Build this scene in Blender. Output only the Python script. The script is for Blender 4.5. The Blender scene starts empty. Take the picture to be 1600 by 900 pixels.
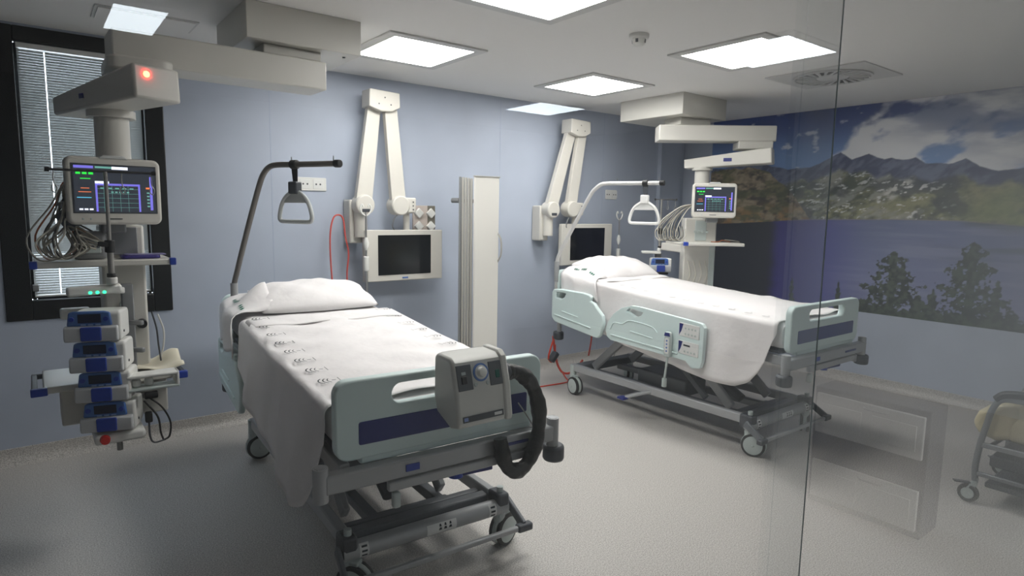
import bpy, bmesh, math, random
import numpy as np
from mathutils import Vector, Matrix
random.seed(7)
PI = math.pi
col = bpy.context.scene.collection
scene = bpy.context.scene

# ------------------------------------------------------------------ camera, world, exposure
cam_d = bpy.data.cameras.new('camera'); cam = bpy.data.objects.new('camera', cam_d); col.objects.link(cam)
cam_d.sensor_width = 36.0; cam_d.lens = 36.0 * 975.0 / 1600.0; cam_d.clip_start = 0.02
# rows: world axes in camera axes (x right, y down, z forward)
RW = ((0.794, -0.061, 0.605), (-0.608, -0.108, 0.787), (0.017, -0.992, -0.123))
ex = Vector((RW[0][0], RW[1][0], RW[2][0])); ez = -Vector((RW[0][2], RW[1][2], RW[2][2])).normalized()
ey = ez.cross(ex).normalized(); ex = ey.cross(ez).normalized()
m4 = Matrix((ex, ey, ez)).transposed().to_4x4(); m4.translation = (0.0, 0.0, 1.60)
cam.matrix_world = m4
scene.camera = cam
w = bpy.data.worlds.new('daylight'); scene.world = w; w.use_nodes = True
w.node_tree.nodes['Background'].inputs[0].default_value = (0.80, 0.90, 1.0, 1)
w.node_tree.nodes['Background'].inputs[1].default_value = 3.2
scene.view_settings.view_transform = 'Standard'; scene.view_settings.look = 'None'
scene.view_settings.gamma = 1.0; scene.view_settings.use_curve_mapping = False
scene.view_settings.exposure = 0.72
PANEL_POWER = 13.0          # the lit ceiling panels of the room
STATION_POWER = 7.0        # the ceiling panels of the nurses' station the camera stands in

# ------------------------------------------------------------------ helpers
def lin(c):
    return tuple(((v/255.0)/12.92 if v/255.0 <= 0.04045 else ((v/255.0+0.055)/1.055)**2.4) for v in c)

MATS = {}
def mat(name, rgb, rough=0.5, metal=0.0, noise=None, bump=None, emit=None, spec=0.5, coat=0.0):
    """procedural principled material; noise=(scale, amount, detail) varies the colour, bump=(scale, strength)"""
    if name in MATS: return MATS[name]
    m = bpy.data.materials.new(name); m.use_nodes = True; nt = m.node_tree; b = nt.nodes['Principled BSDF']
    c = lin(rgb)
    b.inputs['Base Color'].default_value = (*c, 1); b.inputs['Roughness'].default_value = rough
    b.inputs['Metallic'].default_value = metal; b.inputs['Specular IOR Level'].default_value = spec
    b.inputs['Coat Weight'].default_value = coat
    tc = None
    if noise or bump:
        tc = nt.nodes.new('ShaderNodeTexCoord')
    if noise:
        n = nt.nodes.new('ShaderNodeTexNoise'); n.inputs['Scale'].default_value = noise[0]; n.inputs['Detail'].default_value = noise[2] if len(noise) > 2 else 3
        nt.links.new(tc.outputs['Object'], n.inputs['Vector'])
        r = nt.nodes.new('ShaderNodeValToRGB'); a = noise[1]
        r.color_ramp.elements[0].position = 0.3; r.color_ramp.elements[1].position = 0.7
        r.color_ramp.elements[0].color = (*[v*(1-a) for v in c], 1); r.color_ramp.elements[1].color = (*[min(1, v*(1+a)) for v in c], 1)
        nt.links.new(n.outputs['Fac'], r.inputs['Fac']); nt.links.new(r.outputs['Color'], b.inputs['Base Color'])
    if bump:
        n2 = nt.nodes.new('ShaderNodeTexNoise'); n2.inputs['Scale'].default_value = bump[0]; n2.inputs['Detail'].default_value = 4
        nt.links.new(tc.outputs['Object'], n2.inputs['Vector'])
        bp = nt.nodes.new('ShaderNodeBump'); bp.inputs['Strength'].default_value = bump[1]; bp.inputs['Distance'].default_value = 0.022 if name == 'white_linen' else 0.01
        nt.links.new(n2.outputs['Fac'], bp.inputs['Height']); nt.links.new(bp.outputs['Normal'], b.inputs['Normal'])
    if emit:
        b.inputs['Emission Color'].default_value = (*lin(emit[0]), 1); b.inputs['Emission Strength'].default_value = emit[1]
    MATS[name] = m
    return m

class MB:
    """collects geometry for ONE mesh object"""
    def __init__(s): s.v = []; s.f = []; s.mi = []; s.cur = 0; s.T = None
    def add(s, vs, fs):
        o = len(s.v)
        for p in vs:
            p = Vector(p)
            if s.T is not None: p = s.T @ p
            s.v.append(tuple(p))
        for f in fs: s.f.append(tuple(i+o for i in f)); s.mi.append(s.cur)
        return s
    def box(s, x0, x1, y0, y1, z0, z1):
        vs = [(x, y, z) for z in (z0, z1) for y in (y0, y1) for x in (x0, x1)]
        return s.add(vs, [(0,2,3,1), (4,5,7,6), (0,1,5,4), (2,6,7,3), (0,4,6,2), (1,3,7,5)])
    def bar(s, p, q, wdt, hgt, w2=None, h2=None, up=(0,0,1)):
        p, q = Vector(p), Vector(q); d = (q-p).normalized(); u = Vector(up)
        sd = d.cross(u)
        if sd.length < 1e-4: sd = d.cross(Vector((1,0,0)))
        sd.normalize(); u = sd.cross(d).normalized()
        w2 = wdt if w2 is None else w2; h2 = hgt if h2 is None else h2
        vs = []
        for c, a, b in ((p, wdt/2, hgt/2), (q, w2/2, h2/2)):
            vs += [c-sd*a-u*b, c+sd*a-u*b, c+sd*a+u*b, c-sd*a+u*b]
        return s.add(vs, [(0,3,2,1), (4,5,6,7), (0,1,5,4), (1,2,6,5), (2,3,7,6), (3,0,4,7)][::1])
    def cyl(s, p, q, r, r2=None, n=16):
        return s.rings([(Vector(p), r), (Vector(q), r if r2 is None else r2)], n)
    def rings(s, pr, n=16, capped=True):
        """stack of circles along a straight or bent path"""
        pts = [Vector(p) for p, r in pr]; vs = []; fs = []
        t0 = (pts[1]-pts[0]).normalized()
        a = t0.orthogonal().normalized()
        for i, (p, r) in enumerate(pr):
            if i == 0: t = pts[1]-pts[0]
            elif i == len(pts)-1: t = pts[-1]-pts[-2]
            else: t = pts[i+1]-pts[i-1]
            if t.length < 1e-7: t = t0
            t = t.normalized(); a = (a - t*a.dot(t))
            if a.length < 1e-5: a = t.orthogonal()
            a.normalize(); b = t.cross(a)
            for k in range(n):
                an = 2*PI*k/n; vs.append(pts[i]+(a*math.cos(an)+b*math.sin(an))*r)
        for i in range(len(pr)-1):
            for k in range(n):
                k2 = (k+1) % n; fs.append((i*n+k, i*n+k2, (i+1)*n+k2, (i+1)*n+k))
        if capped:
            fs.append(tuple(range(n))[::-1]); fs.append(tuple((len(pr)-1)*n+k for k in range(n)))
        return s.add(vs, fs)
    def tube(s, pts, r, n=10, res=6, smooth=True, r2=None):
        P = [Vector(p) for p in pts]
        if smooth and len(P) > 2: P = catmull(P, res)
        m = len(P)
        return s.rings([(p, r if r2 is None else r+(r2-r)*i/(m-1)) for i, p in enumerate(P)], n)
    def prism(s, poly, fn, t0, t1):
        """poly: 2-D outline; fn(a,b,t)->3-D"""
        n = len(poly); vs = [fn(a, b, t0) for a, b in poly]+[fn(a, b, t1) for a, b in poly]
        fs = [tuple(range(n))[::-1], tuple(range(n, 2*n))]
        fs += [(i, (i+1) % n, n+(i+1) % n, n+i) for i in range(n)]
        return s.add(vs, fs)
    def quad(s, a, b, c, d): return s.add([a, b, c, d], [(0,1,2,3)])
    def grid(s, fn, nu, nv):
        vs = [fn(i/nu, j/nv) for j in range(nv+1) for i in range(nu+1)]
        fs = [(j*(nu+1)+i, j*(nu+1)+i+1, (j+1)*(nu+1)+i+1, (j+1)*(nu+1)+i) for j in range(nv) for i in range(nu)]
        return s.add(vs, fs)
    def mesh(s, name, fix=True):
        me = bpy.data.meshes.new(name); me.from_pydata(s.v, [], s.f); me.update()
        if any(s.mi): me.polygons.foreach_set('material_index', s.mi)
        if fix:
            bm = bmesh.new(); bm.from_mesh(me); bmesh.ops.recalc_face_normals(bm, faces=bm.faces); bm.to_mesh(me); bm.free()
        return me
    def build(s, name, m, parent=None, bevel=0.0, smooth=35, seg=2, fix=True):
        me = s.mesh(name, fix); o = bpy.data.objects.new(name, me); col.objects.link(o)
        for mm in (m if isinstance(m, (list, tuple)) else [m]): me.materials.append(mm)
        if parent is not None: o.parent = parent
        if smooth:
            me.polygons.foreach_set('use_smooth', [True]*len(me.polygons)); me.set_sharp_from_angle(angle=math.radians(smooth))
        if bevel:
            b = o.modifiers.new('edge', 'BEVEL'); b.width = bevel; b.segments = seg; b.limit_method = 'ANGLE'; b.angle_limit = math.radians(40)
        return o

def catmull(P, res):
    out = []
    Q = [P[0]*2-P[1]]+P+[P[-1]*2-P[-2]]
    for i in range(1, len(Q)-2):
        p0, p1, p2, p3 = Q[i-1], Q[i], Q[i+1], Q[i+2]
        for k in range(res):
            t = k/res
            out.append(0.5*((2*p1)+(p2-p0)*t+(2*p0-5*p1+4*p2-p3)*t*t+(3*p1-p0-3*p2+p3)*t**3))
    out.append(P[-1]); return out

def rr(x0, x1, y0, y1, r, n=5):
    out = []
    for cx, cy, a0 in ((x1-r, y0+r, -PI/2), (x1-r, y1-r, 0), (x0+r, y1-r, PI/2), (x0+r, y0+r, PI)):
        for k in range(n+1):
            a = a0+PI/2*k/n; out.append((cx+r*math.cos(a), cy+r*math.sin(a)))
    return out
def xz(y0=0): return lambda a, b, t: (a, t, b)
def yz(a, b, t): return (t, a, b)
def xy(a, b, t): return (a, b, t)
def xzt(a, b, t): return (a, t, b)

def cut(o, cutter):
    """subtract a closed MB from a mesh object for good"""
    c = bpy.data.objects.new('cutter', cutter.mesh('cutter')); col.objects.link(c)
    c.matrix_world = o.matrix_world.copy()
    if o.parent: c.parent = o.parent
    md = o.modifiers.new('cut', 'BOOLEAN'); md.operation = 'DIFFERENCE'; md.object = c; md.solver = 'EXACT'
    while o.modifiers[0] != md: o.modifiers.move(len(o.modifiers)-1, 0) if hasattr(o.modifiers, 'move') else None
    others = [m for m in o.modifiers if m != md]
    for m in others: m.show_viewport = False
    dg = bpy.context.evaluated_depsgraph_get(); me = bpy.data.meshes.new_from_object(o.evaluated_get(dg)); me.name = o.data.name
    old = o.data; o.data = me
    o.modifiers.remove(o.modifiers['cut'])
    for m in others: m.show_viewport = True
    me.polygons.foreach_set('use_smooth', [True]*len(me.polygons)); me.set_sharp_from_angle(angle=math.radians(35))
    bpy.data.objects.remove(c)
    return o

def tag(o, label, cat, group=None):
    o['label'] = label; o['category'] = cat
    if group: o['group'] = group
    return o
def thing(name, label, cat, loc=(0,0,0), rotz=0.0, group=None):
    o = bpy.data.objects.new(name, None); col.objects.link(o); o.empty_display_size = 0.1
    o.location = loc; o.rotation_euler = (0, 0, rotz)
    return tag(o, label, cat, group)
def struct(o): o['kind'] = 'structure'; return o
def at(o, loc, rotz=0.0): o.location = loc; o.rotation_euler = (0, 0, rotz); return o

# ------------------------------------------------------------------ materials
white = mat('white_plastic', (226, 226, 222), 0.4)
cream = mat('cream_plastic', (214, 211, 203), 0.42, bump=(60, 0.05))
casing = mat('pendant_enamel', (208, 206, 199), 0.38)
mint = mat('mint_plastic', (214, 231, 230), 0.38)
navy = mat('navy_panel', (34, 44, 116), 0.35)
blue = mat('blue_plastic', (30, 62, 160), 0.35)
keypad = mat('blue_keypad', (72, 112, 178), 0.4)
dark = mat('dark_screen', (14, 16, 20), 0.12)
black = mat('black_rubber', (16, 16, 18), 0.5)
blackhose = mat('black_hose_cover', (12, 12, 13), 0.42, bump=(35, 0.6))
grey = mat('grey_enamel', (128, 130, 132), 0.42)
dgrey = mat('dark_grey_enamel', (66, 70, 76), 0.45)
steel = mat('brushed_steel', (190, 190, 190), 0.28, 0.9)
linen = mat('white_linen', (236, 233, 233), 0.85, bump=(6.0, 0.5), spec=0.15)
ink = mat('dark_ink', (34, 46, 52), 0.8)
greenink = mat('green_ink', (30, 110, 92), 0.8)
orange = mat('orange_cable', (214, 62, 36), 0.4)
label_w = mat('label_paper', (225, 226, 224), 0.6)
beige = mat('beige_vinyl', (196, 186, 152), 0.5, bump=(40, 0.1))

# ------------------------------------------------------------------ room shell
WX, DY, HC, GY = 6.22, 4.77, 2.635, 0.50          # mural wall, head wall, ceiling, glass line
LX, SY = -1.6, -5.6                               # left wall, far end of the nurses' station
def floor_material():
    m = bpy.data.materials.new('speckled_vinyl'); m.use_nodes = True; nt = m.node_tree; b = nt.nodes['Principled BSDF']
    tc = nt.nodes.new('ShaderNodeTexCoord')
    def ramp(scale, lo, hi, c0, c1, detail=2):
        n = nt.nodes.new('ShaderNodeTexNoise'); n.inputs['Scale'].default_value = scale; n.inputs['Detail'].default_value = detail
        nt.links.new(tc.outputs['Object'], n.inputs['Vector'])
        r = nt.nodes.new('ShaderNodeValToRGB'); r.color_ramp.elements[0].position = lo; r.color_ramp.elements[1].position = hi
        r.color_ramp.elements[0].color = (*lin(c0), 1); r.color_ramp.elements[1].color = (*lin(c1), 1)
        nt.links.new(n.outputs['Fac'], r.inputs['Fac']); return r
    a = ramp(165, 0.34, 0.62, (160, 156, 151), (212, 208, 203)); c = ramp(230, 0.34, 0.40, (96, 94, 94), (255, 255, 255))
    mx = nt.nodes.new('ShaderNodeMix'); mx.data_type = 'RGBA'; mx.blend_type = 'MULTIPLY'; mx.inputs['Factor'].default_value = 0.6
    nt.links.new(a.outputs['Color'], mx.inputs[6]); nt.links.new(c.outputs['Color'], mx.inputs[7])
    nt.links.new(mx.outputs[2], b.inputs['Base Color']); b.inputs['Roughness'].default_value = 0.42
    return m
vinyl = floor_material()
wallm = mat('blue_wall_vinyl', (178, 187, 203), 0.55, noise=(3.0, 0.05, 5), bump=(120, 0.03))
ceilm = mat('ceiling_plaster', (236, 235, 233), 0.8, bump=(90, 0.02))
stationwall = mat('station_wall', (212, 213, 214), 0.7)

struct(MB().box(LX, 7.4, SY, DY+0.2, -0.1, 0).build('floor', vinyl, smooth=0))
struct(MB().box(LX, 7.4, SY, DY+0.2, HC, HC+0.1).build('ceiling', ceilm, smooth=0))
wx0, wx1, wz0, wz1 = -0.155, 0.735, 0.885, 2.62    # window opening
wb = MB().box(LX, wx0, DY, DY+0.2, 0, HC).box(wx1, WX, DY, DY+0.2, 0, HC).box(wx0, wx1, DY, DY+0.2, 0, wz0).box(wx0, wx1, DY, DY+0.2, wz1, HC)
wall_back = struct(wb.build('wall_back', wallm, smooth=0))
for sx in (1.42, 3.50, 4.86):
    MB().box(sx-0.002, sx+0.002, DY-0.0012, DY+0.001, 0.1, HC).build('weld_seam', mat('weld_seam', (168, 180, 202), 0.5), wall_back, smooth=0)
struct(MB().box(WX, WX+0.2, GY, DY+0.2, 0, HC).build('wall_right', wallm, smooth=0))
struct(MB().box(LX-0.2, LX, SY, DY+0.2, 0, HC).build('wall_left', mat('dimmed_wall', (96, 104, 118), 0.6), smooth=0))  # unseen wall, coloured dark to cut bounce light on the left
struct(MB().box(LX, 7.4, SY-0.2, SY, 0, HC).build('wall_station', stationwall, smooth=0))
struct(MB().box(WX, WX+0.2, SY, GY, 0, HC).build('wall_station_side', stationwall, smooth=0))
# coved skirting: the floor sheet runs up the wall in a curve
def cove(name, p, q, inward):
    p, q, n = Vector(p), Vector(q), Vector(inward); prof = [(0.0, 0.0), (0.055, 0.0005)]
    prof = [(0.0, -0.002), (0.07, 0.0008)]+[(0.07-0.065*math.sin(a), 0.065-0.0645*math.cos(a)) for a in (0.3, 0.6, 0.9, 1.2, PI/2)]+[(0.005, 0.098), (0.0, 0.10)]
    mb = MB(); k = len(prof)
    vs = [p+n*a+Vector((0, 0, b)) for a, b in prof]+[q+n*a+Vector((0, 0, b)) for a, b in prof]
    mb.add(vs, [(i, (i+1) % k, k+(i+1) % k, k+i) for i in range(k)]+[tuple(range(k)), tuple(range(k, 2*k))])
    return struct(mb.build(name, vinyl))
cove('baseboard_back', (LX, DY, 0), (WX, DY, 0), (0, -1, 0))
cove('baseboard_right', (WX, GY+0.1, 0), (WX, DY, 0), (-1, 0, 0))
# boxed-in duct in the corner, with a narrow dark grey strip beside it
struct(MB().box(5.745, 6.085, DY-0.05, DY, 0.1, HC).build('trim_1', wallm, smooth=0))
struct(MB().box(6.085, 6.11, DY-0.03, DY, 0.1, HC).build('trim_2', mat('gap_grey', (84, 92, 104), 0.5), smooth=0))

# window with black frame, pane and venetian blind
wroot = bpy.data.objects.new('window_1', None); col.objects.link(wroot); wroot.location = (0.29, DY, wz0); struct(wroot)
framem = mat('black_window_frame', (12, 14, 15), 0.35)
def LM(root):
    mb = MB(); mb.T = Matrix.Rotation(-root.rotation_euler.z, 4, 'Z') @ Matrix.Translation(-Vector(root.location)); return mb
for a in ((wx0, -0.025, DY-0.012, DY+0.07, wz0, wz1), (0.625, wx1, DY-0.012, DY+0.07, wz0, wz1), (-0.025, 0.625, DY-0.012, DY+0.07, wz0, 1.005), (-0.025, 0.625, DY-0.012, DY+0.07, 2.535, wz1)):
    LM(wroot).box(*a).build('frame_member', framem, wroot, bevel=0.006)
for a in ((-0.025, 0.0, DY+0.06, DY+0.12, 1.005, 2.535), (0.60, 0.625, DY+0.06, DY+0.12, 1.005, 2.535), (0.0, 0.6, DY+0.06, DY+0.12, 1.005, 1.03), (0.0, 0.6, DY+0.06, DY+0.12, 2.51, 2.535)):
    LM(wroot).box(*a).build('sash', framem, wroot, bevel=0.004)
def glass_material(name, tint, k):
    """clear sheet: Fresnel mirror over straight transmission, both faces of the sheet counted on entry"""
    m = bpy.data.materials.new(name); m.use_nodes = True; nt = m.node_tree; nt.nodes.remove(nt.nodes['Principled BSDF'])
    out = nt.nodes['Material Output']
    tr = nt.nodes.new('ShaderNodeBsdfTransparent'); tr.inputs[0].default_value = (*tint, 1)
    gl = nt.nodes.new('ShaderNodeBsdfGlossy'); gl.inputs['Roughness'].default_value = 0.0; gl.inputs[0].default_value = (0.93, 0.97, 1.0, 1)
    fr = nt.nodes.new('ShaderNodeFresnel'); fr.inputs['IOR'].default_value = 1.5
    geo = nt.nodes.new('ShaderNodeNewGeometry')
    mu = nt.nodes.new('ShaderNodeMath'); mu.operation = 'MULTIPLY'; mu.inputs[1].default_value = k; mu.use_clamp = True
    inv = nt.nodes.new('ShaderNodeMath'); inv.operation = 'SUBTRACT'; inv.inputs[0].default_value = 1.0
    m2 = nt.nodes.new('ShaderNodeMath'); m2.operation = 'MULTIPLY'
    nt.links.new(fr.outputs[0], mu.inputs[0]); nt.links.new(geo.outputs['Backfacing'], inv.inputs[1])
    nt.links.new(mu.outputs[0], m2.inputs[0]); nt.links.new(inv.outputs[0], m2.inputs[1])
    mx = nt.nodes.new('ShaderNodeMixShader')
    nt.links.new(m2.outputs[0], mx.inputs[0]); nt.links.new(tr.outputs[0], mx.inputs[1]); nt.links.new(gl.outputs[0], mx.inputs[2])
    nt.links.new(mx.outputs[0], out.inputs[0]); return m
clear = glass_material('clear_glass', (0.985, 0.99, 0.99), 1.7)
LM(wroot).box(0.0, 0.6, DY+0.085, DY+0.093, 1.03, 2.51).build('pane', clear, wroot, smooth=0)

vb = thing('venetian_blind', 'closed grey venetian blind hanging inside the black-framed window', 'blind', (0.30, DY+0.03, 1.02))
slatm = mat('aluminium_slat', (176, 180, 180), 0.45)
LM(vb).box(-0.012, 0.612, DY+0.004, DY+0.034, 2.50, 2.53).build('head_rail', white, vb, bevel=0.003)
sl = LM(vb); z = 1.045
while z < 2.495:
    op = 0.62 if z > 1.30 else 0.34                # lowest slats stand a little more open
    hw = 0.0092; dz = hw*math.sin(op+0.5); dy = hw*math.cos(op+0.5)
    for xa, xb in ((-0.01, 0.118), (0.1235, 0.492), (0.4975, 0.61)):
        c = DY+0.02
        sl.add([(xa, c-dy, z-dz), (xb, c-dy, z-dz), (xb, c, z+0.0012), (xa, c, z+0.0012), (xb, c+dy, z+dz), (xa, c+dy, z+dz)], [(0,1,2,3), (3,2,4,5)])
    z += 0.0155
so = sl.build('slats', slatm, vb, fix=False); so['kind'] = 'stuff'
LM(vb).box(-0.01, 0.61, DY+0.010, DY+0.030, 1.022, 1.034).build('bottom_rail', white, vb, bevel=0.003)
for cxx in (0.1208, 0.4948): LM(vb).tube([(cxx, DY+0.02, 1.03), (cxx, DY+0.02, 2.5)], 0.0008, n=5).build('cord', white, vb)
LM(vb).box(-0.02, 0.012, DY+0.0, DY+0.03, 1.06, 1.10).build('side_clip', grey, vb, bevel=0.004)

# glazed partition between the station and the room: fixed sheet and a sliding sheet that overlap by a hand's breadth
g1 = bpy.data.objects.new('window_2', None); col.objects.link(g1); g1.location = (1.5, GY, 0); struct(g1)
LM(g1).box(-1.5, 1.030, GY, GY+0.010, 0.02, HC-0.02).build('fixed_pane', clear, g1, smooth=0)
LM(g1).box(0.962, 6.2, GY+0.03, GY+0.040, 0.02, HC-0.02).build('sliding_pane', clear, g1, smooth=0)
edgem = mat('glass_edge', (128, 150, 150), 0.3)
for xe, ye in ((1.030, GY),): LM(g1).box(xe, xe+0.0012, ye, ye+0.0018, 0.02, HC-0.02).build('polished_edge', edgem, g1, smooth=0)
LM(g1).box(-1.6, WX, GY-0.02, GY+0.06, HC-0.03, HC).build('head_channel', steel, g1, smooth=0)
LM(g1).box(-1.6, WX, GY-0.02, GY+0.06, 0.0, 0.03).build('floor_channel', steel, g1, smooth=0)

# ------------------------------------------------------------------ mural on the right wall
def vnoise(y, z, f, seed):
    rs = np.random.RandomState(seed); n = 64; L = rs.rand(n, n)
    a, b = y*f, z*f; i, j = np.floor(a).astype(int), np.floor(b).astype(int); u, v = a-i, b-j
    u = u*u*(3-2*u); v = v*v*(3-2*v); i0, j0, i1, j1 = i % n, j % n, (i+1) % n, (j+1) % n
    return (L[i0, j0]*(1-u)+L[i1, j0]*u)*(1-v)+(L[i0, j1]*(1-u)+L[i1, j1]*u)*v
def fbm(y, z, f, seed, o=5):
    s = np.zeros_like(y); a = 0.5
    for k in range(o): s += a*vnoise(y, z, f*2**k, seed+k); a *= 0.5
    return s/(1-0.5**o)
def paint(Y, Z):
    lc = lambda c: np.array(lin(c))
    def mixc(a, b, t): return a*(1-t[..., None])+b*t[..., None]
    sm = lambda x, a, b: np.clip((x-a)/(b-a), 0, 1)**2*(3-2*np.clip((x-a)/(b-a), 0, 1))
    one = np.ones(Y.shape)
    # sky, deep blue above the left, with cloud banks opening to the right
    K = lambda rgb: lc(rgb)*one[..., None]
    c = mixc(K((44, 66, 128)), K((108, 142, 190)), sm(2.62-Z, 0.05, 0.55))
    edge = 3.05-1.0*(Z-2.16)+0.30*(fbm(Y, Z*1.3, 6, 12, 5)-0.5)
    cl = fbm(Y*0.9+0.5*Z, Z*1.5, 3.4, 11, 7)
    m = np.clip(sm(edge-Y, -0.02, 0.10)*sm(cl, 0.30, 0.46), 0, 1)
    m = np.maximum(m, sm(fbm(Y*1.2, Z*2, 6, 21, 6), 0.66, 0.78)*0.7)
    shade = sm(fbm(Y*0.6-0.3*Z, Z*2.2, 3.4, 31, 6), 0.36, 0.62)*sm(Z+0.35*(2.2-Y), 2.12, 2.50)
    c = mixc(c, mixc(K((216, 217, 220)), K((112, 124, 156)), shade*0.9), m)
    # far blue peaks
    rp = np.array([(4.4, 2.106), (4.21, 2.12), (3.94, 2.135), (3.71, 2.132), (3.46, 2.068), (3.24, 2.084), (3.13, 2.117), (3.01, 2.184), (2.94, 2.216), (2.83, 2.131), (2.68, 2.182), (2.546, 2.116), (2.483, 2.136), (2.387, 2.119), (2.286, 2.136), (2.206, 2.071), (2.036, 2.057), (1.91, 2.093), (1.807, 2.036), (1.674, 1.989), (1.512, 2.012), (1.1, 2.03), (0.5, 2.0)])[::-1]
    ridge = np.interp(Y, rp[:, 0], rp[:, 1])+0.03*(fbm(Y, Y*0+3, 9, 5, 4)-0.5)
    mt = sm(ridge-Z, 0.0, 0.008)
    c = mixc(c, mixc(K((50, 58, 92)), K((96, 104, 130)), sm(fbm(Y+0.8*Z, Z, 13, 41, 6), 0.35, 0.7)), mt)
    # green and grey slopes with scree and snow patches
    slope = ridge-0.045-0.16*fbm(Y, Y*0+9, 5, 51, 5)+0.05*sm(2.0-Y, 0, 0.5)
    ms = sm(slope-Z, 0, 0.05)
    fine = fbm(Y+0.5*Z, Z*1.4, 22, 65, 5)
    tex = fbm(Y+0.6*Z, Z*1.2, 5, 61, 7)*0.7+fine*0.3
    g = mixc(K((62, 70, 54)), K((134, 132, 96)), sm(tex, 0.34, 0.62))
    g = mixc(g, K((150, 150, 144)), sm(fbm(Y+Z, Z*1.3, 8, 71, 7), 0.48, 0.64)*0.7*sm(Y, 1.7, 2.5))
    g = mixc(g, K((40, 48, 54)), sm(fbm(Y-0.5*Z, Z*1.3, 4.5, 91, 6), 0.50, 0.64)*0.75)
    g = mixc(g, K((44, 52, 64)), sm(0.30-np.abs(Y-2.12), 0, 0.2)*sm(Z-1.80+0.1*(fine-.5), 0.0, 0.10)*0.85)
    g = mixc(g, K((190, 188, 182)), sm(0.10-np.abs(Y-2.42+0.9*(Z-1.85)), 0, 0.07)*sm(0.13-np.abs(Z-1.84), 0, 0.08)*sm(fine, 0.38, 0.55)*0.85)
    g = mixc(g, K((206, 206, 204)), sm(fbm(Y*1.4+1.2*Z, Z*3.0, 15, 81, 6), 0.64, 0.72)*sm(Y, 1.8, 2.3)*0.85)
    g = mixc(g, K((118, 128, 74)), sm(1.95-Y+0.8*(1.8-Z), 0, 0.5)*sm(fbm(Y, Z*1.5, 3, 95, 6), 0.35, 0.6)*0.8)
    c = mixc(c, g*(0.75+0.5*fine)[..., None], ms)
    # brown headland on the left
    hd = np.interp(Y, [3.15, 3.25, 3.45, 3.75, 4.1, 4.4], [1.50, 1.64, 1.88, 2.10, 2.11, 2.07])+0.05*(fbm(Y, Y*0, 12, 101, 4)-0.5)
    mh = sm(hd-Z, 0, 0.012)
    hf = fbm(Y+0.4*Z, Z*1.6, 24, 112, 5)
    h = mixc(K((60, 50, 40)), K((142, 126, 100)), sm(fbm(Y-0.5*Z, Z*1.3, 8, 111, 7)*0.65+hf*0.35, 0.34, 0.62))
    h = mixc(h, K((82, 84, 50)), sm(fbm(Y, Z*2, 6, 121, 6), 0.50, 0.62)*0.8)
    h = mixc(h, K((150, 110, 62)), sm(1.78-Z, 0, 0.2)*sm(fbm(Y, Z*2, 9, 125, 6), 0.44, 0.62)*0.7)
    h = h*(0.55+0.8*hf)[..., None]
    c = mixc(c, h, mh)
    # lake
    sh = np.interp(Y, [0.5, 1.469, 1.9, 2.4, 3.22, 3.63, 4.4], [1.53, 1.555, 1.585, 1.586, 1.569, 1.534, 1.485])
    lk = sm(sh-Z, 0, 0.006); d = np.clip((sh-Z)/0.85, 0, 1)
    wv = fbm(Y*0.6, Z*9, 3, 151, 5)
    l = mixc(K((110, 122, 164)), K((126, 130, 172)), d)
    l = mixc(l, K((150, 154, 184)), sm(wv, 0.45, 0.75)*0.45)
    l = mixc(l, K((84, 84, 168)), sm(Y, 2.5, 3.1)*0.8)
    l = mixc(l, K((58, 50, 140)), sm(Y, 2.95, 3.45))  # violet patch: a person's reflection in the glass, painted into the print
    l = mixc(l, K((22, 24, 42)), sm(Y+0.06*wv, 3.50, 3.66))
    l = mixc(l, K((74, 86, 98)), sm(fbm(Y*0.7, Z*5, 2.0, 161, 4), 0.40, 0.62)*sm(2.3-Y, 0, 0.6)*sm(Z, 1.15, 1.4)*0.75)
    l = mixc(l, K((168, 150, 120)), sm(0.014-(sh-Z), 0, 0.008)*sm(3.5-Y, 0, .3)*0.6)
    c = mixc(c, l*0.72, lk)
    # pines on the near bank
    tm = np.zeros(Y.shape)
    for k, (y0, zt, zb, wd) in enumerate([(2.385, 1.295, 0.45, 0.42), (1.785, 1.41, 0.38, 0.40), (1.60, 1.02, 0.45, 0.24), (2.05, 0.99, 0.5, 0.13), (1.47, 0.86, 0.5, 0.14), (2.16, 0.92, 0.6, 0.16), (3.33, 0.98, 0.55, 0.05), (2.86, 0.99, 0.6, 0.05), (1.0, 1.2, 0.3, 0.3), (0.7, 0.98, 0.3, 0.25)]):
        t = (zt-Z)/(zt-zb); lay = 0.62+0.38*np.abs(np.sin(t*PI*6+1.3*np.sign(Y-y0)+k+3.0*np.abs(Y-y0)/wd))
        jag = 0.15+1.7*fbm(Y, Z, 22, 171+k, 5)
        half = wd*np.clip(t, 0, 1)**0.62*lay*jag
        half = np.where(t > 0.62, half*np.clip(1-(t-0.62)*1.1, 0.2, 1), half)
        gap = sm(fbm(Y, Z*1.2, 30, 271+k, 4), 0.34, 0.40)
        tm = np.maximum(tm, sm(half-np.abs(Y-y0), 0, 0.008)*(t > 0)*np.maximum(gap, np.abs(Y-y0) < 0.03))
    bank = np.interp(Y, [0.5, 1.5, 2.1, 2.6, 2.8, 3.1], [0.86, 0.78, 0.76, 0.82, 0.74, 0.66])+0.14*(fbm(Y, Y*0+5, 14, 181, 5)-0.5)
    tm = np.maximum(tm, sm(bank-Z, 0, 0.01))
    tc_ = mixc(K((22, 32, 28)), K((56, 68, 52)), sm(fbm(Y, Z, 34, 191, 4), 0.38, 0.66))
    c = mixc(c, tc_, tm)
    return np.clip(c*1.3, 0, 1)
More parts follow.
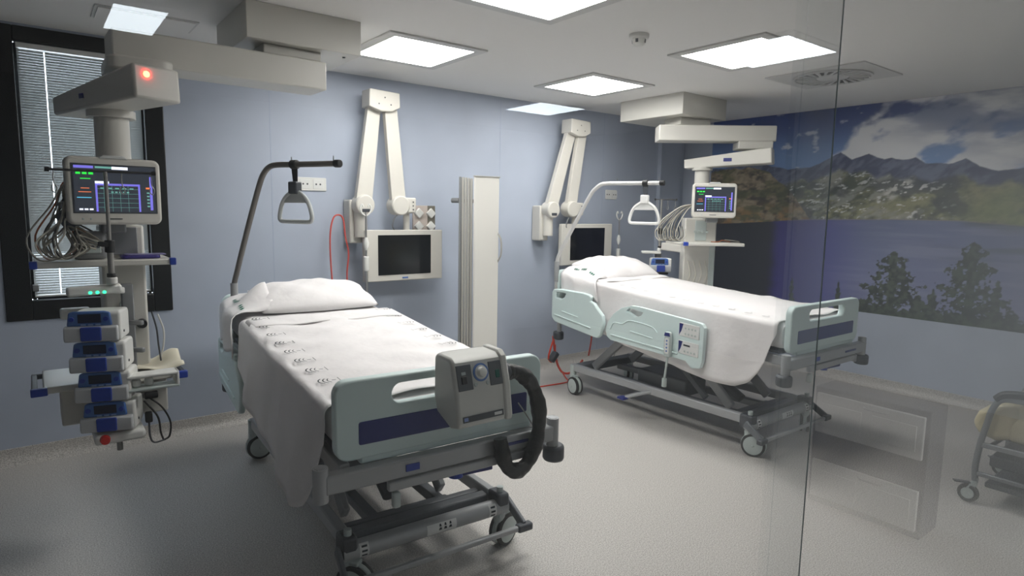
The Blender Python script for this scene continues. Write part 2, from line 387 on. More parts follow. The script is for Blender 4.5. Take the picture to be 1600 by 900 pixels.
def build_mural():
    ny, nz = 640, 300
    t = np.linspace(0, 1, ny); ys = 4.38-(4.38-0.56)*t**1.0
    zs = np.linspace(0.70, HC-0.002, nz)
    Y, Z = np.meshgrid(ys, zs, indexing='ij'); C = paint(Y, Z)
    V = np.stack([np.full(Y.shape, WX-0.003), Y, Z], -1).reshape(-1, 3)
    idx = np.arange(ny*nz).reshape(ny, nz)
    F = np.stack([idx[:-1, :-1], idx[1:, :-1], idx[1:, 1:], idx[:-1, 1:]], -1).reshape(-1, 4)
    org = np.array([WX-0.003, 2.47, 0.70]); V = V-org
    # rim that gives the sheet its thickness
    n0 = len(V); y0, y1, zt = 4.38-2.47, 0.56-2.47, HC-0.002-0.70
    R = np.array([(0, y0, 0), (0, y1, 0), (0, y1, zt), (0, y0, zt), (0.0028, y0, 0), (0.0028, y1, 0), (0.0028, y1, zt), (0.0028, y0, zt)])
    V = np.concatenate([V, R]); F = np.concatenate([F, n0+np.array([(0,4,5,1), (1,5,6,2), (2,6,7,3), (3,7,4,0)])])
    me = bpy.data.meshes.new('wall_mural'); me.vertices.add(len(V)); me.vertices.foreach_set('co', V.ravel())
    me.loops.add(F.size); me.loops.foreach_set('vertex_index', F.ravel()); me.polygons.add(len(F))
    me.polygons.foreach_set('loop_start', np.arange(0, F.size, 4)); me.polygons.foreach_set('loop_total', np.full(len(F), 4)); me.update(calc_edges=True)
    ca = me.color_attributes.new('print', 'FLOAT_COLOR', 'POINT')
    CC = np.ones((len(V), 4)); CC[:n0, :3] = C.reshape(-1, 3); CC[n0:, :3] = 0.3
    ca.data.foreach_set('color', CC.ravel())
    m = bpy.data.materials.new('mural_print'); m.use_nodes = True; nt = m.node_tree; b = nt.nodes['Principled BSDF']
    a = nt.nodes.new('ShaderNodeVertexColor'); a.layer_name = 'print'; nt.links.new(a.outputs['Color'], b.inputs['Base Color'])
    b.inputs['Roughness'].default_value = 0.5
    me.materials.append(m); o = bpy.data.objects.new('wall_mural', me); col.objects.link(o); o.location = tuple(org)
    tag(o, 'wall-sized photo mural of a mountain lake with pines, covering the right wall', 'mural')
build_mural()

# ------------------------------------------------------------------ ceiling fittings
lens = mat('panel_diffuser', (255, 252, 244), 0.5, emit=((255, 253, 249), PANEL_POWER))
lens_st = mat('station_diffuser', (246, 252, 255), 0.5, emit=((244, 251, 255), STATION_POWER))
panelframe = mat('panel_frame', (206, 206, 204), 0.4)
def ceiling_light(cx, cy, label, group, m=lens, s=0.285, sx=None):
    t = thing('ceiling_light', label, 'ceiling light', (cx, cy, HC), 0, group)
    f = MB(); o = 0.065; sx = sx or s
    for a in ((-sx-o, sx+o, -s-o, -s), (-sx-o, sx+o, s, s+o), (-sx-o, -sx, -s, s), (sx, sx+o, -s, s)): f.box(*a, -0.012, 0.0)
    f.build('frame', panelframe, t, bevel=0.003)
    MB().box(-sx, sx, -s, s, -0.010, -0.001).build('diffuser', m, t, smooth=0)
    return t
G = 'lit square ceiling panels of the ward'
ceiling_light(2.08, 3.81, 'lit square ceiling panel beside the left ceiling box', G)
ceiling_light(3.74, 3.81, 'lit square ceiling panel farthest from the glass, over the second bed', G)
ceiling_light(3.73, 2.42, 'lit square ceiling panel nearest the round air vent', G)
ceiling_light(2.00, 2.40, 'lit square ceiling panel cut by the top edge of the photo', G)
G = 'ceiling panels of the nurses station'
for cx, cy, sx, lb in ((4.20, 2*GY-4.97, .29, 'station ceiling panel mirrored in the glass above the second television'), (3.80, 2*GY-2.30, .29, 'station ceiling panel mirrored in the glass beside the air vent'), (0.53, 2*GY-4.22, .125, 'station ceiling panel cut narrow to its unhidden part, mirrored in the glass at the top left')):  # last panel made narrow to imitate a head hiding part of its reflection
    ceiling_light(cx, cy, lb, G, lens_st, 0.29, sx)
# unlit hatch
t = thing('ceiling_hatch', 'small unlit white ceiling hatch beside the window', 'hatch', (0.58, 4.18, HC))
MB().box(-0.25, 0.25, -0.14, 0.14, -0.006, 0).build('rim', panelframe, t, bevel=0.002)
MB().box(-0.235, 0.235, -0.125, 0.125, -0.011, -0.005).build('panel', ceilm, t, bevel=0.002)
# smoke detector
t = thing('smoke_detector', 'small round white smoke detector on the ceiling', 'smoke detector', (2.89, 2.58, HC))
MB().rings([((0, 0, 0), .058), ((0, 0, -.018), .058), ((0, 0, -.026), .052)], 28).build('base', white, t)
MB().rings([((0, 0, -.026), .040), ((0, 0, -.055), .036), ((0, 0, -.066), .022)], 28).build('sensor_head', white, t)
for k in range(4):
    a = k*PI/2+0.4; MB().bar((.0375*math.cos(a), .0375*math.sin(a), -.030), (.0355*math.cos(a), .0355*math.sin(a), -.050), .016, .006, up=(math.cos(a), math.sin(a), 0)).build('slot', dgrey, t)
# swirl air diffuser
t = thing('air_vent', 'square ceiling air vent with a round swirl of slots', 'air vent', (4.79, 2.37, HC))
pl = MB().prism(rr(-.31, .31, -.36, .36, .004), xy, -.010, 0).build('plate', panelframe, t, bevel=0.002)
MB().rings([((0, 0, -.0102), .265), ((0, 0, -.012), .265)], 48).build('slot_ring', mat('vent_shadow', (34, 33, 31), 0.8), t)
for k in range(24):
    a = k*2*PI/24; b = a+0.30
    MB().bar((.115*math.cos(a), .115*math.sin(a), -.017), (.255*math.cos(b), .255*math.sin(b), -.017), .010, .008, .026, .008).build('vane', panelframe, t)
MB().rings([((0, 0, -.012), .115), ((0, 0, -.022), .10)], 32).build('hub', panelframe, t)
rg = MB()
rg.add([((.268 if i % 2 == 0 else .255)*math.cos(k*PI/24), (.268 if i % 2 == 0 else .255)*math.sin(k*PI/24), -.012 if i < 2 else -.022) for k in range(48) for i in range(4)],
       [f for k in range(48) for f in ((k*4, (k+1) % 48*4, (k+1) % 48*4+2, k*4+2), (k*4+1, k*4+3, (k+1) % 48*4+3, (k+1) % 48*4+1), (k*4+2, (k+1) % 48*4+2, (k+1) % 48*4+3, k*4+3))])
rg.build('ring', panelframe, t)

# ------------------------------------------------------------------ hospital beds
wheelgrey = mat('wheel_grey', (186, 196, 194), 0.45)
tyre = mat('tyre_rubber', (34, 36, 38), 0.6)
framem_b = mat('bed_frame_enamel', (168, 170, 172), 0.38, 0.15)
based = mat('bed_base_dark', (104, 108, 114), 0.45)
def caster(parent, x, y, zt, ang, r=0.078):
    """swivel castor: fork shell with wheel and tyre as sub-parts"""
    c, s = math.cos(ang), math.sin(ang)
    R = Matrix.Translation((x, y, 0)) @ Matrix.Rotation(ang, 4, 'Z')
    mb = MB(); mb.T = R; ox = 0.035
    mb.cyl((0, 0, r*1.55), (0, 0, zt), .028, n=14)
    pl = [(ox+r*1.05*math.cos(q), r+r*1.05*math.sin(q)) for q in [-.62+k*(PI+1.24)/16 for k in range(17)]]
    mb.prism(pl, lambda a, b, t: (a, t, b), -.011, .011)
    mb.cyl((ox, -.040, r), (ox, .040, r), .010, n=10)
    mb.box(-.026, ox+.02, -.022, .022, r*1.95, r*2.2)
    k = mb.build('caster', wheelgrey, parent, bevel=0.004)
    for sd in (-1, 1):
        q = MB(); q.T = R; q.rings([((ox, sd*.014, r), r*.80), ((ox, sd*.033, r), r*.80), ((ox, sd*.0365, r), r*.60), ((ox, sd*.0365, r), r*.2)], 28).build('wheel_disc', wheelgrey, k)
        q = MB(); q.T = R; q.rings([((ox, sd*.0125, r), r*.97), ((ox, sd*.016, r), r), ((ox, sd*.029, r), r*.99), ((ox, sd*.033, r), r*.80)], 30).build('tyre', tyre, k)

def board_poly(hw, z0, z1, r):
    return rr(-hw, hw, z0, z1, r, 6)

MARK = None
def mark_mesh():
    """the laundry print: three arcs, a dash and a stem"""
    global MARK
    if MARK: return MARK
    mb = MB()
    def arc(cx, r, a0, a1, wd, n=7):
        for k in range(n):
            a, b = a0+(a1-a0)*k/n, a0+(a1-a0)*(k+1)/n
            mb.quad((cx+r*math.cos(a), r*math.sin(a), 0), (cx+(r+wd)*math.cos(a), (r+wd)*math.sin(a), 0), (cx+(r+wd)*math.cos(b), (r+wd)*math.sin(b), 0), (cx+r*math.cos(b), r*math.sin(b), 0))
    arc(0.0, .034, PI*.68, PI*1.32, .0055); arc(.017, .033, PI*.70, PI*1.30, .0050); arc(.032, .031, PI*.74, PI*1.26, .004)
    mb.quad((.016, -.0025, 0), (.034, -.0025, 0), (.034, .0025, 0), (.016, .0025, 0))
    mb.quad((.046, -.026, 0), (.049, -.026, 0), (.049, .026, 0), (.046, .026, 0))
    MARK = mb.mesh('printed_mark', False); MARK.materials.append(ink); return MARK

def smooth01(x): x = max(0.0, min(1.0, x)); return x*x*(3-2*x)

def make_bed(name, label, ox, oy, dz, variant, yaw=0.0):
    """local frame: x across, y along the bed (foot at -y), z up; dz lifts the deck"""
    t = thing(name, label, 'hospital bed', (ox, oy, 0), yaw, 'hospital beds of the ward')
    TL = 0.045                                                      # the deck leans up towards the head
    def Z(y, z): return z+dz+TL*(y+1.11)
    def dk(fn=None):
        mb = MB(); mb.T = Matrix(((1,0,0,0), (0,1,0,0), (0,TL,1,dz+TL*1.11), (0,0,0,1))); return mb
    fy = -1.11
    # chassis
    cx = .055 if variant == 1 else -.02
    def cb(): mb = MB(); mb.T = Matrix.Translation((cx, 0, 0)); return mb
    for sx in (-1, 1):
        cb().bar((sx*.365, -.86, .235), (sx*.365, .88, .235), .045, .062).build('base_rail', framem_b, t, bevel=.008)
    cb().cyl((-.40, -.865, .205), (.40, -.865, .205), .038, n=20).build('foot_tube', framem_b, t)
    cb().box(-.34, .34, -.81, -.755, .205, .25).build('foot_plate', based, t, bevel=.008)
    cb().box(-.34, .34, -.735, -.69, .20, .24).build('foot_plate', based, t, bevel=.008)
    cb().box(-.36, .36, .80, .90, .19, .255).build('head_plate', based, t, bevel=.008)
    cb().box(-.20, .20, -.70, -.64, .15, .22).build('lower_beam', based, t, bevel=.006)
    for sx in (-1, 1): cb().bar((sx*.17, -.66, .185), (sx*.17, .82, .185), .05, .05).build('inner_rail', based, t, bevel=.006)
    for sx in (-1, 1):
        cb().box(sx*.372-.032, sx*.372+.032, -.90, -.80, .185, .275).build('end_cap', dgrey, t, bevel=.012)
        cb().cyl((sx*.372, -.862, .275), (sx*.372, -.862, .30), .016).build('pivot_bolt', wheelgrey, t)
    angs = {(-1, -1): -1.2, (1, -1): 0.5, (-1, 1): -1.7, (1, 1): 1.0} if variant == 2 else {(-1, -1): -0.9, (1, -1): 0.35, (-1, 1): 0.0, (1, 1): 1.0}
    for (sx, sy), a in angs.items(): caster(t, sx*.372+cx, sy*.86, .26, a)
    # pedal bar across the foot end
    for sx in (-1, 1): cb().bar((sx*.415, -.855, .225), (sx*.425, -.985, .145), .02, .045).build('pedal_arm', based, t, bevel=.006)
    cb().bar((-.40, -.99, .14), (.40, -.99, .14), .024, .024).build('brake_bar', framem_b, t, bevel=.006)
    for sx in (-1, 1): cb().box(sx*.425-.04, sx*.425+.04, -1.01, -.97, .122, .158).build('pedal_pad', dgrey, t, bevel=.008)
    # sticker wraps the tube: short curved patches
    def sticker(x0, x1, nm, a0=-2.55, a1=-1.75 ):
        mb = cb(); n = 6
        for k in range(n):
            a, b = a0+(a1-a0)*k/n, a0+(a1-a0)*(k+1)/n; pa = (-.865+.0386*math.sin(a), .205+.0386*math.cos(a)); pb = (-.865+.0386*math.sin(b), .205+.0386*math.cos(b))
            mb.quad((x0, *pa), (x1, *pa), (x1, *pb), (x0, *pb))
        return mb.build(nm, label_w, t, fix=False)
    st = sticker(-.03, .115, 'safety_sticker', -2.2, -0.9)
    for k, xx in enumerate((.035, .06, .085)):
        mb = cb(); a = -1.45
        for a, hh in ((-1.75, .010), (-1.35, .007)):
            p = (-.865+.0392*math.sin(a), .205+.0392*math.cos(a)); q = (-.865+.0392*math.sin(a+.3), .205+.0392*math.cos(a+.3))
            mb.quad((xx-hh, *p), (xx+hh*.6, *p), (xx+hh*.3, *q), (xx-hh*.6, *q))
        mb.build('pictogram', ink, st, fix=False)
    for x0 in (-.335, .29):
        s2 = sticker(x0, x0+.04, 'tube_sticker', -2.4, -0.6)
        for q in (-2.1, -1.6, -1.1):
            p = (-.865+.0392*math.sin(q), .205+.0392*math.cos(q)); p2 = (-.865+.0392*math.sin(q+.22), .205+.0392*math.cos(q+.22))
            cb().quad((x0+.008, *p), (x0+.032, *p), (x0+.032, *p2), (x0+.008, *p2)).build('pictogram', ink, s2, fix=False)
    # lifting arms
    for sx in (-1, 1):
        MB().bar((sx*.24, -.62, .24), (sx*.24, -.12, Z(-.12, .60)), .035, .07).build('lift_arm', framem_b, t, bevel=.008)
        MB().bar((sx*.24, .75, .24), (sx*.24, .25, Z(.25, .60)), .035, .07).build('lift_arm', framem_b, t, bevel=.008)
        MB().bar((sx*.15, -.35, .22), (sx*.15, .20, Z(.2, .58)), .03, .045).build('strut', based, t, bevel=.006)
    MB().cyl((.0, -.55, .24), (.0, .25, Z(.25, .58)), .035).build('lift_motor', dgrey, t)
    MB().box(-.13, .13, -.15, .35, .17, .30).build('motor_box', based, t, bevel=.015)
    # side pedal of the chassis
    if variant == 2:
        MB().bar((-.385, -.02, .23), (-.52, .13, .17), .05, .022).build('side_pedal', framem_b, t, bevel=.006)
        MB().box(-.57, -.505, .10, .17, .155, .175).build('side_pedal_pad', navy, t, bevel=.006)
    # deck frame
    for sx in (-1, 1): dk().bar((sx*.40, -1.08, .64), (sx*.40, 1.02, .64), .04, .06).build('side_frame', framem_b, t, bevel=.006)
    ft = dk(); ft.bar((-.50, -1.145, .645), (.50, -1.145, .645), .05, .07); ft.build('foot_frame', framem_b, t, bevel=.008)
    dk().bar((-.27, -1.165, .59), (.34, -1.165, .59), .028, .035).build('extension_bar', framem_b, t, bevel=.005)
    dk().bar((-.42, 1.03, .63), (.42, 1.03, .63), .05, .07).build('head_frame', framem_b, t, bevel=.008)
    for sx in (-1, 1):
        dk().rings([((sx*.51, -1.145, .585), .027), ((sx*.51, -1.145, .708), .027), ((sx*.51, -1.145, .710), .02), ((sx*.51, -1.145, .68), .019)], 20).build('corner_post', framem_b, t)
        for sy in (-1, 1):
            xo = .51 if sy < 0 else .40; yy = -1.145 if sy < 0 else 1.05; lo = 0 if sy < 0 else .20
            if sy == -1 and sx == -1 and variant == 1: continue
            dk().cyl((sx*xo, yy, .535-lo), (sx*xo, yy, .60), .022, n=14).build('bumper_stem', framem_b, t)
            dk().cyl((sx*(xo+.008), yy, .515-lo), (sx*(xo+.008), yy, .585-lo), .048, n=24).build('bumper_roller', dgrey, t, bevel=.012)
    for y0, y1 in ((-1.04, -.56), (-.54, -.12), (-.10, .18), (.20, 1.0)):
        dk().box(-.40, .40, y0, y1, .675, .70).build('deck_panel', dgrey, t, bevel=.005)
    dk().box(-.20, -.145, -1.176, -1.17, .634, .66).build('blue_label', blue, t, bevel=.001)
    dk().box(.21, .36, -1.1735, -1.17, .64, .652).build('name_strip', navy, t)
    dk().bar((-.235, -1.16, .56), (-.235, -1.16, .50), .03, .03).build('cable_hook', wheelgrey, t, bevel=.008)
    dk().cyl((.05, -1.10, .53), (.05, -1.10, .58), .032).build('lever_boss', blue, t)
    dk().bar((.06, -1.11, .545), (.20, -1.14, .555), .022, .026).build('lever', navy, t, bevel=.005)
    dk().bar((.355, -1.165, .56), (.355, -1.165, .61), .03, .03).build('bar_clip', framem_b, t, bevel=.004)
    # footboard with hand hole and navy band
    fb = dk(); fb.prism(rr(-.45, .45, .70, .995, .05, 6), xzt, fy-.022, fy+.022)
    fbo = fb.build('footboard', mint, t, bevel=.014, seg=3)
    ch = dk(); ch.prism(rr(-.235, .235, .885, .962, .038, 6), xzt, fy-.06, fy+.06); cut(fbo, ch)
    lip = dk(); lip.box(-.36, .40, fy-.021, fy+.021, .68, .715); lip.build('footboard_foot', mint, fbo, bevel=.008)
    ins = dk(); ins.prism(rr(-.365, .375, .755, .84, .008, 3), xzt, fy-.0245, fy-.018); ins.build('navy_band', navy, fbo, bevel=.001)
    if variant == 1: dk().tube([(.33, fy-.025, .80), (.35, fy-.05, .76), (.385, fy-.06, .70), (.37, fy-.045, .695)], .003, n=6).build('wire_clip', steel, fbo)
    # headboard
    hb = dk(); hb.prism(rr(-.44, .44, .64, .945, .06, 6), xzt, 1.03, 1.07)
    hbo = hb.build('headboard', mint, t, bevel=.014, seg=3)
    ch = dk(); ch.prism(rr(-.2, .2, .83, .90, .034, 6), xzt, 0.98, 1.12); cut(hbo, ch)
    # side rails on the near side
    X0, X1 = (-.525, -.490) if variant == 2 else (-.475, -.440)
    def rail(poly, holes, nm):
        mb = dk(); mb.prism(poly, yz, X0, X1); o = mb.build(nm, mint, t, bevel=.010, seg=2)
        for h in holes:
            c = dk(); c.prism(h, yz, X0-.05, X1+.05); cut(o, c)
        return o
    hp = [(1.02, .535), (.98, .50), (.50, .465), (.45, .465), (.42, .49), (.385, .60), (.40, .66), (.47, .715), (.50, .745), (.545, .755), (.53, .79), (.56, .805), (.62, .81), (.90, .80), (1.00, .785), (1.02, .76)]
    if variant == 1: hp = [(a, b-.10) for a, b in hp]
    def sh(p): return [(a, b-(.10 if variant == 1 else 0)) for a, b in p]
    hr = rail(hp, [sh([(.97, .72), (.965, .765), (.84, .77), (.86, .735), (.90, .715)]), sh([(.43, .595), (.50, .70), (.545, .70), (.455, .575)])], 'head_side_rail')
    dk().bar((X0-.003, .53, .535-(.1 if variant == 1 else 0)), (X0-.003, .98, .565-(.1 if variant == 1 else 0)), .012, .012).build('relief_bar', mint, hr, bevel=.004)
    dk().bar((X0-.003, .68, .595-(.1 if variant == 1 else 0)), (X0-.003, .88, .61-(.1 if variant == 1 else 0)), .010, .010).build('relief_bar', mint, hr, bevel=.004)
    if variant == 2:
        fp = [(.36, .56), (.34, .505), (.30, .485), (-.42, .495), (-.47, .455), (-.54, .47), (-.555, .52), (-.56, .755), (-.54, .78), (-.50, .785), (.02, .80), (.10, .795), (.20, .76), (.28, .70), (.34, .62)]
        fr = rail(fp, [[(.15, .745), (.12, .775), (-.02, .765), (.0, .735), (.06, .715)], [(-.06, .755), (-.22, .765), (-.22, .72), (-.14, .70)]], 'foot_side_rail')
        dk().bar((X0-.003, -.35, .53), (X0-.003, .30, .53), .012, .012).build('relief_bar', mint, fr, bevel=.004)
        dk().bar((X0-.003, -.12, .59), (X0-.003, .10, .60), .010, .010).build('relief_bar', mint, fr, bevel=.004)
        dk().tube([(X0-.002, .31, .57), (X0-.002, .27, .63), (X0-.002, .18, .64), (X0-.002, .10, .68), (X0-.002, -.10, .675), (X0-.002, -.16, .64)], .005, n=6).build('relief_bar', mint, fr)
        for zz, n2 in ((.665, 2), (.54, 1)):
            p = dk().box(X0-.004, X0+.004, -.525, -.355, zz, zz+.095).build('control_panel', label_w, fr, bevel=.002)
            dk().add([(X0-.0045, -.358, zz+.005), (X0-.0045, -.358, zz+.09), (X0-.0045, -.392, zz+.09), (X0-.0045, -.378, zz+.04)], [(0,1,2,3)]).build('navy_swoosh', navy, p)
            for r_ in range(n2):
                for k in range(4):
                    yy = -.412-.027*k; z0 = zz+.022+.040*r_
                    dk().rings([((X0-.004, yy, z0), .008), ((X0-.0065, yy, z0), .007)], 10).build('button', wheelgrey, p)
            if n2 == 1: dk().box(X0-.0055, X0-.003, -.455, -.40, zz+.06, zz+.072).build('display', ink, p)
    # lifting pole with its handle
    if variant == 1: bp, u, sb, s1, se, sg = (-.390, .893), (.496, -.865), .20, .40, .836, .52
    else: bp, u, sb, s1, se, sg = (-.44, 1.06), (.33, -.944), .26, .46, .936, .795
    def P(s, z): return (bp[0]+u[0]*s, bp[1]+u[1]*s, z)
    r = .0165; zt = 1.838
    if variant == 1: pp = [P(0, .66+dz), P(0, 1.0), P(.003, 1.12), P(.03, 1.20), P(.08, 1.33), P(.16, 1.53), P(.24, 1.72), P(.28, 1.79), P(.33, 1.828), P(.39, zt), P(.5, zt), P(.65, zt), P(se-.02, zt)]
    else: pp = [P(0, .66+dz), P(0, 1.05), P(.004, 1.17), P(.03, 1.24), P(.10, 1.37), P(.20, 1.55), P(.31, 1.745), P(.36, 1.80), P(.41, 1.832), P(.47, zt), P(.6, zt), P(.75, zt), P(se-.02, zt)]
    pole = MB().tube(pp, r, n=14, res=4).build('trapeze_pole', mat('pole_enamel_1', (112, 108, 104), 0.3, 0.3) if variant == 1 else mat('pole_enamel_2', (206, 206, 204), 0.35, 0.1), t)
    MB().cyl(P(se-.022, zt), P(se+.018, zt), .0215, n=16).build('end_cap', black, pole, bevel=.005)
    MB().cyl(P(0, .98), P(0, 1.13 if variant == 1 else 1.16), .022, n=14).build('sleeve', framem_b, pole)
    for s in ((sg-.02, se-.03) if variant == 1 else (sb+.29, se-.03)): MB().cyl(P(s, zt), P(s, zt+.042), .003, n=6).build('stop_pin', steel, pole)
    # handle: clamp, strap, block and D-shaped grip hang in the plane of the pole
    MB().cyl(P(sg-.022, zt), P(sg+.022, zt), .026, n=16).build('strap_clamp', black, t, bevel=.004)
    up3 = Vector((u[1], -u[0], 0))
    st = MB(); st.bar(P(sg, zt-.02), P(sg+.006, zt-.125), .006, .045, .006, .028, up=(u[0], u[1], 0)); st.build('strap', black if variant == 1 else dgrey, t, bevel=.002)
    gm = mat('grip_grey', (186, 190, 190), 0.4) if variant == 1 else mat('grip_white', (232, 232, 230), 0.4)
    blk = MB(); blk.bar(P(sg, zt-.165), P(sg, zt-.095), .05, .062, up=(u[0], u[1], 0)); blk.build('handle_block', dgrey if variant == 1 else gm, t, bevel=.008)
    gp = [(-.03, -.155), (-.075, -.185), (-.105, -.225), (-.122, -.275), (-.125, -.30), (-.115, -.318), (-.08, -.322), (0, -.322), (.08, -.322), (.115, -.318), (.125, -.30), (.122, -.275), (.105, -.225), (.075, -.185), (.03, -.155)]
    if variant == 1: gp = [(a*.98, b) for a, b in gp]
    MB().tube([P(sg+a, zt+b) for a, b in gp], .0125, n=10, res=4).build('grip', gm, t)
    gw = MB(); gw.prism([(-.03, -.15), (.03, -.15), (.072, -.185), (.092, -.215), (-.092, -.215), (-.072, -.185)], lambda a, b, q: (bp[0]+u[0]*(sg+a)+up3.x*q, bp[1]+u[1]*(sg+a)+up3.y*q, zt+b), -.006, .006)
    gw.build('grip_web', gm, t, bevel=.003)
    # mattress, sheet, pillow: they lie on the bed
    q = 0.03
    def mtop(y): return Z(y, .875)+q*max(0, y+.2)
    tagw = ('near bed', 'bed beside the window pendant') if variant == 1 else ('far bed', 'bed by the mural')
    mt = MB()
    nl, na = 26, 40
    prof = []
    def sec(hw, h, r, k=8): return rr(-hw, hw, -h, 0, r, k)
    ys = [-1.065, -1.06, -1.04, -1.02]+[-1.02+2.02*i/14 for i in range(1, 14)]+[1.0, 1.015, 1.02]
    vs = []; fs = []; base = sec(.43, .165, .06)
    for i, y in enumerate(ys):
        e = min(i, len(ys)-1-i); k = (0.80, .93, .985, 1.0)[min(e, 3)] if i < 4 or len(ys)-1-i < 3 else 1.0
        for a, b in base: vs.append((a*(1-(1-k)*.25), y, mtop(y)-.0825+(b+.0825)*k))
    n = len(base)
    for i in range(len(ys)-1):
        for k in range(n): fs.append((i*n+k, i*n+(k+1) % n, (i+1)*n+(k+1) % n, (i+1)*n+k))
    fs += [tuple(range(n)), tuple((len(ys)-1)*n+k for k in range(n))]
    mo = MB().add(vs, fs).build('mattress', mat('mattress_cover', (228, 226, 226), 0.75, bump=(10, .2)), None, smooth=50)
    at(mo, (ox, oy, 0), yaw); tag(mo, 'mattress in a fitted white cover on the near bed with the blower' if variant == 1 else 'mattress in a fitted white cover on the far bed by the mural', 'mattress', 'bed mattresses')
    # sheet
    yh = .42 if variant == 1 else .62                               # turned-down edge
    ytop0 = -1.045
    rnd = random.Random(5+variant)
    ph = [rnd.random()*6 for _ in range(8)]
    def hem(y):                                                     # how far the left side hangs below the top
        if variant == 1:
            k = np.interp(y, [-1.05, -1.01, -.95, -.88, -.80, -.62, -.40, -.20, 0, .2, .42], [.03, .15, .31, .41, .435, .44, .40, .355, .315, .28, .22])
        else:
            k = np.interp(y, [-1.05, -1.0, -.95, -.88, -.78, -.55, -.2, .2, .62], [.03, .13, .30, .40, .45, .46, .43, .40, .36])
        return float(k)
    # the sheet is a grid: u runs from the left hem over the top to the right hem
    U = [('l', k/12) for k in range(12)]+[('c', k/5) for k in range(5)]+[('t', k/22) for k in range(23)]+[('d', k/5) for k in range(1, 6)]+[('r', k/6) for k in range(1, 7)]
    nv = 64
    vs = []; fs = []
    W = .437
    for j in range(nv+1):
        y = ytop0+(yh-ytop0)*j/nv; zt_ = mtop(y)+.012; L = hem(y)
        for kd, a in U:
            wr = .006*math.sin(5.2*a*3+y*7+ph[0])*math.sin(y*11+ph[1])+.0035*math.sin(y*23+a*9+ph[2])+.0025*math.sin(y*37-a*21+ph[5])
            if kd == 'l':
                d = (1-a)*L; fold = (.022*math.sin(y*9.0+ph[3])+.012*math.sin(y*21+ph[4]))*min(1, d/.25)
                flare = d*(.10 if variant == 1 else .02)
                x = -(W+.022)-flare-max(-.012, fold if variant == 1 else fold*.45); zz = zt_-.035-d; yy = y+.02*math.sin(d*14+ph[5])*min(1, d/.2)*.5
            elif kd == 'c':
                an = PI/2*a; x = -(W-.013)-.035*math.cos(an); zz = zt_-.035+.035*math.sin(an); yy = y
            elif kd == 't':
                x = -(W-.013)+2*(W-.013)*a; zz = zt_+wr+.004*math.sin(a*PI); yy = y
            elif kd == 'd':
                an = PI/2*a; x = (W-.013)+.035*math.sin(an); zz = zt_-.035+.035*math.cos(an); yy = y
            else:
                d = a*.26; x = W+.022+d*.05+.008*math.sin(y*12+ph[6])*a; zz = zt_-.035-d; yy = y
            vs.append((x, yy, zz))
    n = len(U)
    for j in range(nv):
        for i in range(n-1): fs.append((j*n+i, j*n+i+1, (j+1)*n+i+1, (j+1)*n+i))
    sh_ = MB().add(vs, fs).build('bed_sheet', linen, None, smooth=80, fix=True)
    sd = sh_.modifiers.new('cloth', 'SOLIDIFY'); sd.thickness = .003; sd.offset = 1
    at(sh_, (ox, oy, 0), yaw); tag(sh_, 'white printed bed sheet hanging low over the side of the near bed' if variant == 1 else 'white printed bed sheet tucked behind the mint side rail of the far bed', 'bed sheet', 'printed bed sheets')
    # turned-back upper edge
    tb = MB(); nv2 = 10
    def tf(uu, vv):
        y = yh-.002+.20*(vv-1)*1.0 if variant == 1 else yh-.14*(1-vv)
        x = -(W+.0)+2*W*uu; e = max(0, abs(x)-(W-.05))/.05
        return (x, y, mtop(y)+.019+.006*math.sin(vv*PI)+.003*math.sin(uu*17+vv*3)-.016*e*e)
    tb.grid(tf, 30, nv2); o2 = tb.build('turned_edge', linen, sh_, smooth=80); s2 = o2.modifiers.new('cloth', 'SOLIDIFY'); s2.thickness = .003; s2.offset = 1
    # the row of printed marks along both long edges
    for sx in (-1, 1):
        for k in range(9 if variant == 1 else 12):
            y = -.96+.165*k if variant == 1 else -.93+.125*k
            if y > yh-.02: continue
            o = bpy.data.objects.new('printed_mark', mark_mesh()); col.objects.link(o); o.parent = sh_
            xx = sx*.365 if variant == 1 else sx*.385
            ext = .0255 if y > yh-.2 else .0205
            o.location = (xx, y, mtop(y)+ext+.003); o.rotation_euler = (TL, 0, 0 if sx < 0 else PI)
            if variant == 2: o.scale = (.8, .8, 1)
    # pillow
    pw, pd, pz = (.37, .215, .075) if variant == 1 else (.385, .235, .085)
    pcx, pcy = (.035, .72) if variant == 1 else (.05, .80)
    zb = mtop(pcy)
    def pf(uu, vv, top):
        a, b = uu*2-1, vv*2-1
        prof = max(0, (1-abs(a)**3.2))**.55*max(0, (1-abs(b)**2.6))**.6
        n_ = math.sin(a*7+b*4+ph[1])*.06+math.sin(a*15-b*9+ph[2])*.035
        h = pz*prof*(1+n_)
        x = pcx+a*pw*(1-.05*b*b)+.01*math.sin(b*4+ph[0]); y = pcy+b*pd*(1-.07*a*a)
        z0 = zb+.030+.22*(y-pcy)+.015
        return (x, y, z0+h*1.25 if top else z0-h*.35)
    pb = MB(); pb.grid(lambda a, b: pf(a, b, True), 34, 22); pb.grid(lambda a, b: pf(a, b, False), 34, 22)
    pme = pb.mesh('pillow'); bm = bmesh.new(); bm.from_mesh(pme); bmesh.ops.remove_doubles(bm, verts=bm.verts, dist=.0006); bmesh.ops.recalc_face_normals(bm, faces=bm.faces); bm.to_mesh(pme); bm.free()
    po = bpy.data.objects.new('pillow', pme); col.objects.link(po); pme.materials.append(linen)
    pme.polygons.foreach_set('use_smooth', [True]*len(pme.polygons))
    at(po, (ox, oy, 0), yaw); tag(po, 'plump white pillow at the head of the near bed' if variant == 1 else 'plump white pillow at the head of the far bed, green print on its case', 'pillow', 'bed pillows')
    # open end of the pillow case, drooping over the left edge
    ce = MB()
    xe = -.462; x0_ = pcx-pw*.74; flat = x0_-xe; drop = .20 if variant == 1 else .14
